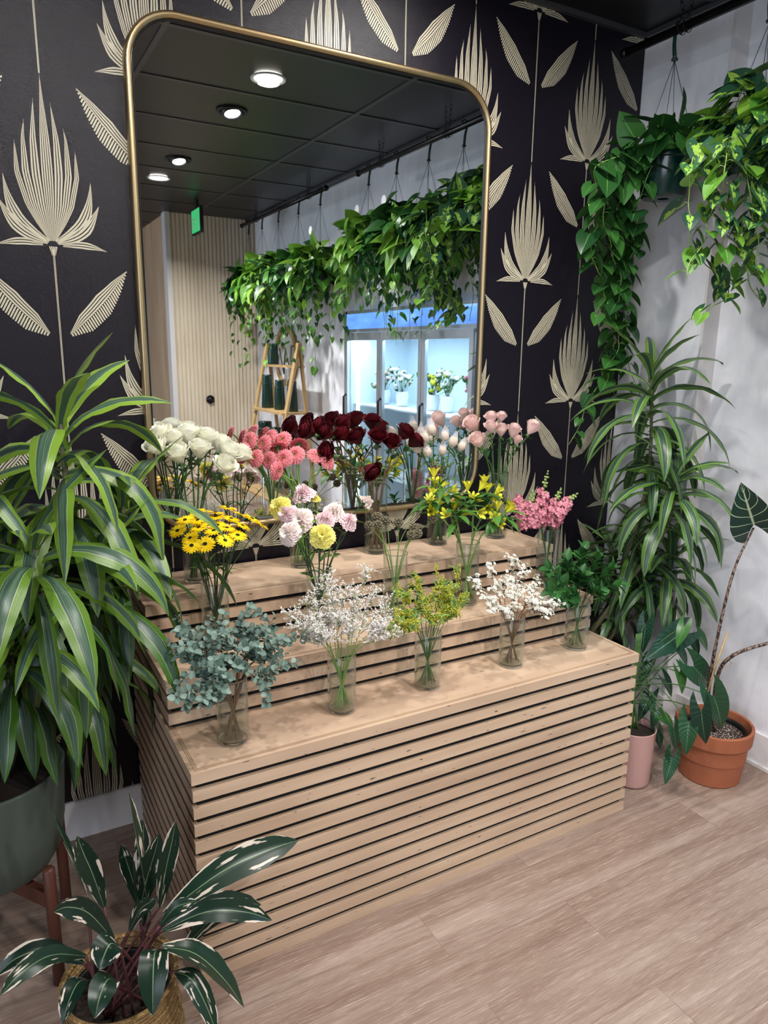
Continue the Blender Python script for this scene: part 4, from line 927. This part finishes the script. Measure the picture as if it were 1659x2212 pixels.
# ---- right corner: dracaena in a pale planter
DX, DY = 2.13, -.27
t = thing('potted_dracaena', (DX, DY, 0), 'tall dark green striped dracaena in the corner by the white wall', 'potted plant')
pot([(.02, .001), (.13, .001), (.14, .02), (.155, .42), (.15, .425), (.145, .41)], DX, DY, 'grey_pot', t)
m = MB(); m.lathe([(.001, .40), (.146, .395)], (DX, DY, 0), 28); m.build('soil', 'dark_soil', t)
RCN = [(at(1408, 800, 1, -.42), at(1400, 1030, 1, -.42), 38, .40, .029), (at(1458, 1030, 1, -.58), at(1440, 1140, 1, -.54), 32, .35, .029), (at(1378, 1150, 1, -.34), at(1385, 1270, 1, -.34), 28, .36, .029),
       (at(1320, 1180, 1, -.18), at(1330, 1260, 1, -.20), 18, .28, .022), (at(1450, 1190, 1, -.44), at(1430, 1290, 1, -.42), 26, .33, .029), (at(1330, 1290, 1, -.30), at(1335, 1350, 1, -.30), 18, .24, .02)]
for i, (tp, lo, n, L, wd) in enumerate(RCN):
    m = MB(); b = V3(DX+.05*math.cos(i*2.4), DY+.05*math.sin(i*2.4), .40); m.tube(bez([b, b*.5+lo*.5, lo, tp], 6), np.linspace(.011, .006, 19), 8); m.clamp(wallclamp(2.40, -.03)); m.build('cane', 'cane', t)
    m = MB(); crown(m, tp, lo, n, L, wd, 0, 1.3, 0, 1.75, seed=i+31, tint=(.1, 1.0) if i == 0 else (0, .7)); m.clamp(wallclamp(2.405 if i in (2, 3, 5) else 2.44, -.03)); m.build('foliage', 'dracaena_green', t)

# ---- philodendron in the pink pot
QX, QY = 1.935, -.70
t = thing('potted_philodendron', (QX, QY, 0), 'dark-leaved philodendron in a tall pink pot beside the slatted stand', 'potted plant')
pot([(.02, .001), (.060, .001), (.070, .006), (.075, .02), (.084, .24), (.085, .245), (.081, .246), (.079, .235), (.078, .2)], QX, QY, 'pink_glaze', t)
m = MB(); m.lathe([(.001, .228), (.079, .222)], (QX, QY, 0), 28); m.build('soil', 'dark_soil', t)
m = MB(); mp = MB(); hub = V3(QX+.03, QY+.05, .5)
for a in range(4): mp.tube(bez([(QX+.02*math.cos(a), QY+.02*math.sin(a), .22), (QX+.02*a/4, QY+.03, .42), (QX+.03+.01*a, QY+.06, .62)], 6), .0045, 6)
PH = [((1425, 1350), (1500, 1375), (1403, 1418), -.66, .11), ((1452, 1395), None, None, 0, 0)]
#  attach pixel, tip pixel, y, length
PH = [((1478, 1352), (1462, 1398), -.74, .085, 1), ((1512, 1374), (1537, 1408), -.72, .075, 1), ((1470, 1370), (1400, 1418), -.70, .15, 0), ((1395, 1350), (1385, 1412), -.62, .11, 0), ((1470, 1408), (1492, 1442), -.68, .08, 0), ((1400, 1430), (1382, 1475), -.64, .10, 0),
      ((1468, 1452), (1482, 1503), -.78, .09, 1), ((1498, 1440), (1548, 1495), -.80, .12, 0), ((1402, 1505), (1378, 1555), -.66, .10, 0), ((1418, 1535), (1408, 1578), -.72, .08, 0), ((1432, 1548), (1460, 1570), -.78, .08, 1), ((1488, 1560), (1480, 1636), -.92, .13, 0),
      ((1515, 1535), (1521, 1615), -.96, .14, 0), ((1542, 1505), (1570, 1585), -.94, .14, 0), ((1455, 1575), (1466, 1625), -.86, .10, 0), ((1452, 1636), (1438, 1692), -.84, .11, 0), ((1436, 1468), (1460, 1508), -.7, .08, 0), ((1420, 1580), (1430, 1620), -.75, .07, 0), ((1500, 1385), (1508, 1416), -.70, .07, 0)]
for i, (b, tp, y, L, br_) in enumerate(PH):
    B = at(*b, 1, y); T = at(*tp, 1, y-.02); d = nrm(T-B); face = nrm(nrm(CAM-B)+V3(R.uniform(-.5, .5), R.uniform(-.3, .3), .5)); m.put(ARROW, leafrot(d, face), B, max(L, np.linalg.norm(T-B))*1.0, br_, R.random())
    h = hub+V3(0, 0, R.uniform(-.22, .12)); mp.tube(bez([h, h*.5+B*.5+V3(0, 0, .03), B], 6), .0022, 5)
m.clamp(wallclamp(2.40, -.03)); m.build('foliage', ['dark_leaf', 'pothos_leaf'], t); mp.build('vines', 'stem_green', t)

# ---- terracotta pot with the alocasia
TX, TY = 2.275, -.82
t = thing('potted_alocasia', (TX, TY, 0), 'alocasia in a large terracotta pot on the floor by the white wall', 'potted plant')
pot([(.02, .001), (.118, .001), (.121, .004), (.137, .172), (.150, .175), (.153, .235), (.149, .240), (.140, .238), (.137, .20), (.134, .1)], TX, TY, 'terracotta', t)
m = MB(); m.lathe([(.10, .05), (.118, .205), (.122, .212), (.119, .214), (.113, .205)], (TX+.005, TY, 0), 40); m.build('nursery_pot', 'nursery_black', t)
m = MB(); m.lathe([(.001, .192), (.06, .196), (.116, .188)], (TX+.005, TY, 0), 32); m.build('soil', 'soil', t)
g0 = V3(TX-.015, TY+.01, .19)
lt = at(1628, 1140, 1, -.92); m = MB(); m.tube(bez([g0, at(1530, 1500, 1, -.82), at(1545, 1400, 1, -.86), at(1583, 1240, 1, -.90), lt], 8), np.linspace(.0095, .004, 33), 8); m.build('petiole', 'snake_petiole', t)
m = MB(); tip_ = at(1600, 1032, 1, -.90); m.put(heart_template(.40, .30, .12, .2, 10, 9), leafrot(nrm(at(1603, 1038, 1, -.96)-at(1630, 1125, 1, -.92)), nrm(CAM-lt+V3(-.2, 0, .2))), lt+V3(0, 0, .01), .21, 0, .3); m.clamp(wallclamp(2.48, -.03))
m.build('leaf_blade', 'alocasia_leaf', t)
m = MB(); m.tube(bez([g0+V3(.02, -.01, 0), at(1548, 1470, 1, -.87), at(1585, 1415, 1, -.94), at(1700, 1378, 1, -1.06)], 8), np.linspace(.009, .006, 25), 8); m.clamp(wallclamp(2.48, -.03)); m.build('petiole', 'snake_petiole', t)
m = MB(); m.tube([at(1523, 1515, 1, -.86), at(1545, 1440, 1, -.86), at(1571, 1367, 1, -.86)], .0045, 7); m.build('bamboo_stake', 'bamboo', t)
m = MB(); m.tube(bez([at(1541, 1442, 1, -.87), at(1565, 1425, 1, -.88), at(1580, 1433, 1, -.89), at(1560, 1445, 1, -.87), at(1545, 1448, 1, -.87)], 5), .0012, 4); m.build('tie', 'bamboo', t)

# ================================================================ hanging rails and baskets
RX, RZ = 2.20, 2.95
def rail(y0, y1, lab, chains):
    t = thing('hanging_rail', (RX, y0, RZ), lab, 'rail', 'black hanging rails')
    m = MB(); m.tube([(RX, y0, RZ), (RX, y1, RZ)], .017, 16); m.build('pipe', 'black_metal', t)
    for y in (y0, y1):
        s = 1 if y == y0 else -1; m = MB(); m.tube([(RX, y, RZ), (RX, y+s*.012, RZ), (RX, y+s*.024, RZ)], [.021, .022, .019], 16); m.build('end_cap', 'black_metal', t)
    for y in chains:
        for o in (-.022, .022):
            m = MB(); z = ZC-.004; i = 0
            while z > RZ+.01:
                cx = RX; n = 12; lk = [(cx+(0 if i % 2 else math.sin(2*pi*j/n)*.008), y+o*(1+.6*(z-RZ)/.1)*.6+(math.sin(2*pi*j/n)*.008 if i % 2 else 0), z-.016+math.cos(2*pi*j/n)*.016) for j in range(n+1)]
                m.tube(lk, .0016, 5, cap=False); z -= .027; i += 1
            lk = [(RX+.024*math.cos(2*pi*j/16), y+o*.6, RZ+.024*math.sin(2*pi*j/16)) for j in range(17)]; m.tube(lk, .0016, 5, cap=False)
            m.build('chain', 'black_metal', t)
rail(-.12, -2.32, 'black pipe rail chained under the ceiling above the hanging baskets, nearer one', (-.40, -1.22, -2.0))
rail(-2.88, -4.86, 'black pipe rail seen only in the mirror, farther along the white wall', (-3.2, -4.45))
def basket(y, zr, seed, nlv, spread, down, mats, trails, label, zpot=True, L=(.07, .11), tmpl=HEARTW, big=False):
    "hanging plant: hook, three wires, pot, foliage and trailing vines"
    r = random.Random(seed); x = RX; t = thing('hanging_basket', (x, y, zr-.17), label, 'hanging plant', 'hanging baskets along the rail')
    m = MB(); hk = bez([(x, y-.021, RZ-.012), (x-.012, y-.012, RZ+.016), (x, y+.004, RZ+.027), (x+.008, y+.018, RZ+.005), (x, y+.012, RZ-.05), (x, y+.004, RZ-.10)], 5); m.tube(hk, np.linspace(.004, .0085, len(hk)), 8)
    m.lathe([(.004, -.004), (.013, -.003), (.013, .004), (.004, .008)], (x, y+.004, RZ-.104), 12, cap0=True); m.build('hook', 'hook_plastic', t)
    for k in range(4):
        a = k*pi/2+.5; m = MB(); m.tube([(x, y+.004, RZ-.105), (x+.105*math.cos(a), y+.105*math.sin(a), zr)], .0013, 5); m.build('wire', 'wire', t)
    m = MB(); m.lathe([(.022, -.168), (.055, -.17), (.083, -.166), (.088, -.158), (.104, -.03), (.112, -.028), (.114, .0), (.108, .002), (.103, -.02)], (x, y, zr), 40)
    m.lathe([(.022, -.168), (.022, -.155), (.05, -.15)], (x, y, zr), 24); m.build('pot', 'hanging_green', t)
    m = MB(); m.lathe([(.001, -.03), (.104, -.035)], (x, y, zr), 24); m.build('soil', 'dark_soil', t)
    fo = MB(); vi = MB()
    for i in range(nlv):   # mound over and around the pot
        a = r.uniform(0, 2*pi); rr = spread*math.sqrt(r.random()); z = zr + .13*(1-(rr/spread)**2)*r.uniform(.2, 1.3) - down*max(0, rr/spread-.35)*r.uniform(.1, 1.5)
        p = V3(x+rr*math.cos(a), y+rr*math.sin(a), z)
        if rr < .115 and z < zr+.01: p[2] = zr+r.uniform(.02, .12)
        out = V3(math.cos(a), math.sin(a), 0); tip = nrm(out*r.uniform(.2, .9)+V3(r.uniform(-.5, .5), r.uniform(-.5, .5), r.uniform(-1.3, .1) if z < zr+.03 else r.uniform(-.5, .6))); fc = nrm(out*.7+V3(r.uniform(-.3, .3), r.uniform(-.3, .3), .8))
        fo.put(tmpl, leafrot(tip, fc), p, r.uniform(*L), r.choice(range(len(mats))), r.random())
        if i % 3 == 0: c0 = V3(x+r.uniform(-.07, .07), y+r.uniform(-.07, .07), zr-.01); vi.tube(bez([c0, c0*.5+p*.5+V3(0, 0, .04), p], 4), .0018, 4)
    for tr in trails:
        pts = [np.asarray(q, float) for q in tr[0]]; P = bez(pts, 10); P = P + np.array([[0.006*math.sin(j*.9+seed), .006*math.cos(j*.7), 0] for j in range(len(P))]); vi.tube(P, .0019, 5)
        ln = np.linalg.norm(np.diff(P, axis=0), axis=1).sum(); nl = int(ln/tr[1]); s0, s1 = tr[2]
        for i in range(nl):
            f = (i+.5)/nl; q = P[int(f*(len(P)-1))]; a = i*2.2+r.uniform(-1.2, 1.2); out = nrm(V3(math.cos(a), math.sin(a)-.35, 0)); tip = nrm(out*.6+V3(r.uniform(-.3, .3), 0, r.uniform(-1, -.25))); b = q+out*.022
            vi.tube([q, (q+b)/2+V3(0, 0, .006), b], .0011, 4); s = s0+(s1-s0)*f; fo.put(tmpl, leafrot(tip, nrm(out*.8+V3(0, -.2, .55))), b, s*r.uniform(.6, 1.2), r.choice(range(len(mats))), r.random())
    fo.clamp(wallclamp(2.415, -.03)); vi.clamp(wallclamp(2.415, -.03)); fo.build('foliage', mats, t); vi.build('vines', 'vine', t); return t
# 1: pothos with a long trail down the corner
def tr(*px): return [at(u, v, 1, y) for u, v, y in px]
T1 = [(tr((1400, 330, -.33), (1335, 345, -.30), (1305, 450, -.24), (1300, 560, -.22), (1305, 640, -.22), (1290, 700, -.22)), .031, (.105, .07)), (tr((1405, 320, -.35), (1350, 380, -.33), (1335, 480, -.28), (1340, 580, -.26), (1350, 680, -.24), (1330, 760, -.22), (1300, 850, -.2)), .031, (.11, .07)),
      (tr((1400, 340, -.30), (1320, 420, -.22), (1322, 530, -.2), (1318, 640, -.18), (1325, 740, -.18), (1290, 830, -.16), (1230, 960, -.14)), .028, (.10, .065)), (tr((1410, 350, -.4), (1375, 450, -.34), (1370, 520, -.3), (1355, 600, -.3)), .031, (.105, .07)),
      (tr((1390, 330, -.36), (1290, 360, -.30), (1290, 470, -.26), (1275, 540, -.24), (1300, 600, -.24)), .031, (.105, .07)), (tr((1410, 340, -.36), (1330, 400, -.2), (1350, 520, -.2), (1330, 620, -.2), (1345, 720, -.2), (1380, 860, -.2)), .03, (.095, .06)),
      (tr((1400, 330, -.33), (1315, 370, -.33), (1310, 500, -.30), (1340, 600, -.28), (1330, 690, -.26)), .031, (.105, .07))]
basket(-.37, 2.51, 1, 60, .17, .0, ['pothos_leaf'], T1, 'dark green pothos basket trailing down the corner between wallpaper and white wall', L=(.085, .135))
T2 = [(tr((1570, 300, -.74), (1500, 330, -.8), (1490, 450, -.8), (1500, 540, -.8), (1560, 600, -.82), (1570, 640, -.84), (1500, 690, -.84)), .05, (.095, .06)), (tr((1620, 300, -.74), (1640, 420, -.9), (1600, 540, -.9), (1640, 650, -.9)), .03, (.10, .065)),
      (tr((1570, 300, -.74), (1520, 360, -.8), (1530, 480, -.84), (1480, 600, -.84)), .028, (.085, .05)), (tr((1600, 280, -.74), (1570, 330, -.9), (1560, 450, -.9), (1570, 560, -.9)), .025, (.09, .06)), (tr((1620, 300, -.74), (1610, 360, -.92), (1630, 480, -.95), (1640, 600, -.95)), .025, (.09, .05))]
basket(-.76, 2.52, 5, 105, .20, .20, ['brasil_leaf', 'brasil_leaf', 'pothos_bright'], T2, 'lime-splashed heart-leaf philodendron basket cut off by the right edge', L=(.075, .115))
KS = [(-1.06, 2.46, ['brasil_leaf'], 'variegated philodendron basket, second from the right in the mirror'), (-1.42, 2.46, ['pothos_leaf', 'pothos_bright'], 'dark and bright pothos basket, third from the right in the mirror'), (-1.80, 2.45, ['pothos_leaf'], 'deep green pothos basket, middle of the row in the mirror'),
      (-2.18, 2.45, ['pothos_bright'], 'bright lime pothos basket, left of the deep green one in the mirror'), (-2.98, 2.42, ['pothos_bright', 'pothos_leaf'], 'mixed green pothos basket in the mirror, right end of the farther rail'), (-3.42, 2.42, ['pothos_leaf'], 'green pothos basket in the mirror, above the wooden ladder shelf'),
      (-3.88, 2.42, ['brasil_leaf', 'pothos_bright'], 'striped and lime philodendron basket in the mirror, left of centre'), (-4.30, 2.42, ['pothos_bright'], 'yellow-green pothos basket, second from the left in the mirror'), (-4.68, 2.40, ['pothos_leaf'], 'trailing green pothos basket, leftmost in the mirror')]
for i, (y, z, mt, lb) in enumerate(KS):
    r = random.Random(50+i); TT = []
    for k in range(9 if i < 8 else 12):
        a = k*.7+r.uniform(-.3, .3); L = r.uniform(.25, .55)+(.28 if i >= 4 and k % 3 == 0 else 0); c, s = math.cos(a), math.sin(a)
        TT.append(([(RX+.08*c, y+.08*s, z), (RX+.16*c, y+.16*s, z-.02), (RX+.19*c, y+.19*s, z-.2), (RX+.19*c+r.uniform(-.04, .04), y+.19*s, z-.1-L)], .042, (.10, .06)))
    basket(y, z+(0.03 if i < 4 else 0), 60+i, 110, .24, .26, mt, TT, lb, L=(.10, .155), tmpl=HEART)
    if i in (2, 3, 4):
        b_ = D.objects['hanging_basket.%03d' % (i+2)]; m = MB(); m.lathe([(.001, 0), (.032, 0), (.032, .002), (.001, .002)], (0, 0, 0), 24); m.v = [np.stack([RX-.06-w_[:, 2], y-.05+w_[:, 0], z+.24+w_[:, 1]], 1) for w_ in m.v]; m.build('plant_tag', 'paper_white', b_)

# ================================================================ glass-door flower cooler, seen in the mirror
FX = XR2-.045; Y0, Y1 = -3.06, -1.21
t = thing('display_cooler', (FX, (Y0+Y1)/2, 0), 'three-door glass flower cooler with blue lit header, seen in the mirror', 'cooler')
m = MB(); XB = FX+.62
m.box(XB-.03, XB, Y0, Y1, .0, 2.02); m.box(FX+.02, XB, Y0, Y0+.03, 0, 2.02); m.box(FX+.02, XB, Y1-.03, Y1, 0, 2.02); m.box(FX+.02, XB, Y0, Y1, 1.87, 1.90); m.box(FX+.02, XB, Y0, Y1, 0, .12); m.build('cabinet_body', 'cooler_inside', t, False)
m = MB(); m.box(FX-.01, FX+.02, Y0, Y1, 1.885, 1.91); m.box(FX-.01, FX+.02, Y0, Y1, 2.03, 2.055); m.box(FX-.01, FX+.02, Y0, Y1, 0.0, .12)
m.box(FX-.01, FX+.02, Y0-.03, Y0+.02, 0, 2.055); m.box(FX-.01, FX+.02, Y1-.02, Y1+.012, 0, 2.055); m.build('outer_frame', 'steel', t, False)
m = MB(); m.box(FX-.012, FX+.02, Y0+.02, Y1-.02, 1.91, 2.03); m.build('header_light', 'cooler_sign', t, False)
dy = (Y1-Y0-.04)/3
for k in range(3):
    a = Y0+.02+k*dy; b = a+dy; fm = MB(); w = .045
    fm.box(FX-.03, FX-.005, a+.004, a+w, .13, 1.88); fm.box(FX-.03, FX-.005, b-w, b-.004, .13, 1.88); fm.box(FX-.03, FX-.005, a+w, b-w, 1.82, 1.88); fm.box(FX-.03, FX-.005, a+w, b-w, .13, .19); d = fm.build('door', 'steel', t, False)
    d['_o'] = t['_o']
    gm = MB(); gm.box(FX-.02, FX-.015, a+w, b-w, .19, 1.82); gm.build('glass_pane', 'cooler_glass', d, False)
    hm = MB(); hm.tube([(FX-.03, a+.03, 1.0), (FX-.055, a+.03, 1.02), (FX-.055, a+.03, 1.36), (FX-.03, a+.03, 1.38)], .009, 8); hm.build('handle', 'black_metal', d)
    o_ = np.array(t['_o'])
ys = Y0+.12
m = MB(); m.box(FX+.03, FX+.045, ys, ys+.035, .2, 1.78); m.build('light_strip', 'led_strip', t, False)
for z in (1.30, .75):
    m = MB(); m.box(FX+.05, XB-.03, Y0+.03, Y1-.03, z-.012, z); m.build('shelf', 'cooler_inside', t, False)
cl_ = D.lights.new('cooler_lamp', 'AREA'); cl_.shape = 'RECTANGLE'; cl_.size = .1; cl_.size_y = 1.7; cl_.energy = 12; cl_.color = (.66, .85, 1.0)
co = D.objects.new('cooler_tube_light', cl_); COL.objects.link(co); co.location = (FX+.1, (Y0+Y1)/2, 1.86); co.rotation_euler = (0, 0, 0)
BQ = [(-2.85, 'rose_pink', 'pink'), (-2.55, 'wax_white', 'white'), (-2.1, 'alstro_yellow', 'yellow'), (-1.9, 'wax_white', 'blue-white'), (-1.5, 'snap_pink', 'pink and yellow'), (-1.35, 'alstro_yellow', 'yellow-green')]
for i, (y, pm, cn) in enumerate(BQ):
    x = FX+.25; t = thing('bouquet_vase', (x, y, 1.30), f'small white vase of {cn} flowers inside the cooler, {order([(-b[0],) for b in BQ])[i]} there', 'vase arrangement', 'arrangements in the cooler')
    m = MB(); m.lathe([(.03, 0), (.045, .01), (.055, .09), (.045, .12), (.04, .118)], (x, y, 1.30), 20, cap0=True); m.build('vase', 'paper_white', t)
    r = random.Random(i); fl = MB(); lf = MB()
    for q in range(16):
        c = V3(x+r.uniform(-.09, .09), y+r.uniform(-.1, .1), 1.30+r.uniform(.15, .30)); ax = nrm(c-V3(x, y, 1.35)); lf.tube([(x, y, 1.40), c], .0015, 4)
        for k in range(6): a = k*1.05; F = frame(ax); fl.ball(c+F @ V3(.013*math.cos(a), .013*math.sin(a), 0), .012, 6, 0, tint=r.random())
        lf.put(OVAL, leafrot(nrm(ax+V3(r.uniform(-.5, .5), r.uniform(-.5, .5), 0)), (-1, 0, .5)), c-ax*.04, .07, 0, r.random())
    fl.build('blossoms', pm, t); lf.build('leaves', 'alstro_leaf', t)

# ================================================================ ladder shelf with green vases, seen in the mirror
LY0, LY1 = -4.42, -3.62
t = thing('ladder_shelf', (2.2, -4.0, 0), 'wooden A-frame ladder shelf against the white wall, seen in the mirror', 'shelf')
for y in (LY0, LY1):
    m = MB(); m.beam((1.90, y, 0), (2.27, y, 1.80), .02, .06, up=(0, 1, 0)); m.build('front_leg', 'ladder_wood', t, False)
    m = MB(); m.beam((2.46, y, 0), (2.28, y, 1.80), .02, .05, up=(0, 1, 0)); m.build('back_leg', 'ladder_wood', t, False)
SH = [(1.60, 2.22, 2.33), (1.18, 2.10, 2.38), (.79, 2.02, 2.41), (.40, 1.95, 2.43)]
for z, xa, xb in SH:
    m = MB(); m.box(xa, xb, LY0, LY1, z-.02, z); m.build('shelf_board', 'ladder_wood', t, False)
VV = [(1.60, 2.28, -4.28, .055, .20, 'top shelf, by the round mirror'), (1.18, 2.22, -4.30, .06, .32, 'second shelf, left one'), (1.18, 2.24, -4.02, .055, .28, 'second shelf, middle one'), (1.18, 2.26, -3.76, .055, .28, 'second shelf, right one'), (.79, 2.18, -4.28, .085, .26, 'third shelf, left one'), (.79, 2.2, -4.05, .08, .22, 'third shelf, right one')]
for z, x, y, r_, h, wh_ in VV:
    t = thing('green_flower_bucket', (x, y, z), f'glossy dark green flower bucket on the ladder shelf, {wh_}', 'bucket', 'dark green buckets on the ladder shelf')
    m = MB(); m.lathe([(r_*.95, 0), (r_, .01), (r_*.78, h-.02), (r_*.8, h-.012), (r_*.76, h)], (x, y, z), 24, cap0=True, cap1=True); m.build('body', 'green_bucket', t)
    m = MB(); m.lathe([(r_*.80, h*.72), (r_*.90, h*.72), (r_*.88, h*.76), (r_*.80, h*.76)], (x, y, z), 24); m.build('rim', 'green_bucket', t)
t = thing('round_sign', (XR2-.02, -4.50, 1.38), 'round wood-framed white sign with black strokes behind the ladder shelf', 'sign')
n = 40; cy, cz = -4.50, 1.68
m = MB(); prof = [(.30, 0), (.30, -.03), (.245, -.03), (.245, -.01)]; v = []
for r_, dx in prof: v += [(XR2-.001+dx, cy+r_*math.cos(2*pi*j/n), cz+r_*math.sin(2*pi*j/n)) for j in range(n)]
m.add(v, [(a*n+j, a*n+(j+1) % n, (a+1)*n+(j+1) % n, (a+1)*n+j) for a in range(3) for j in range(n)]); m.build('wood_frame', 'ladder_wood', t, False)
m = MB(); m.add([(XR2-.012, cy+.246*math.cos(2*pi*j/n), cz+.246*math.sin(2*pi*j/n)) for j in range(n)], [tuple(range(n))]); m.build('face', 'paper_white', t, False)
m = MB()
for a, b, w in (((-4.70, 1.76), (-4.58, 1.50), .018), ((-4.58, 1.50), (-4.52, 1.76), .034), ((-4.52, 1.76), (-4.44, 1.58), .012), ((-4.38, 1.62), (-4.36, 1.78), .034), ((-4.36, 1.78), (-4.31, 1.78), .016)):
    m.beam((XR2-.014, *a), (XR2-.014, *b), w, .003, up=(1, 0, 0))
m.build('lettering', 'ink', t, False)
# black round wall knob on the slatted wall
t = thing('round_wall_fitting', (1.956, -5.38, 1.20), 'small round black fitting on the slatted wood wall, seen in the mirror', 'wall fitting')
m = MB(); v = []
for r_, dy_ in ((.045, 0), (.045, .012), (.03, .014), (.03, .03), (.001, .034)): v += [(1.956+r_*math.cos(2*pi*j/24), -5.385+dy_, 1.20+r_*math.sin(2*pi*j/24)) for j in range(24)]
m.add(v, [(a*24+j, a*24+(j+1) % 24, (a+1)*24+(j+1) % 24, (a+1)*24+j) for a in range(4) for j in range(24)]); m.build('knob_body', 'black_metal', t)
for o in D.objects:
    if '_o' in o: del o['_o']
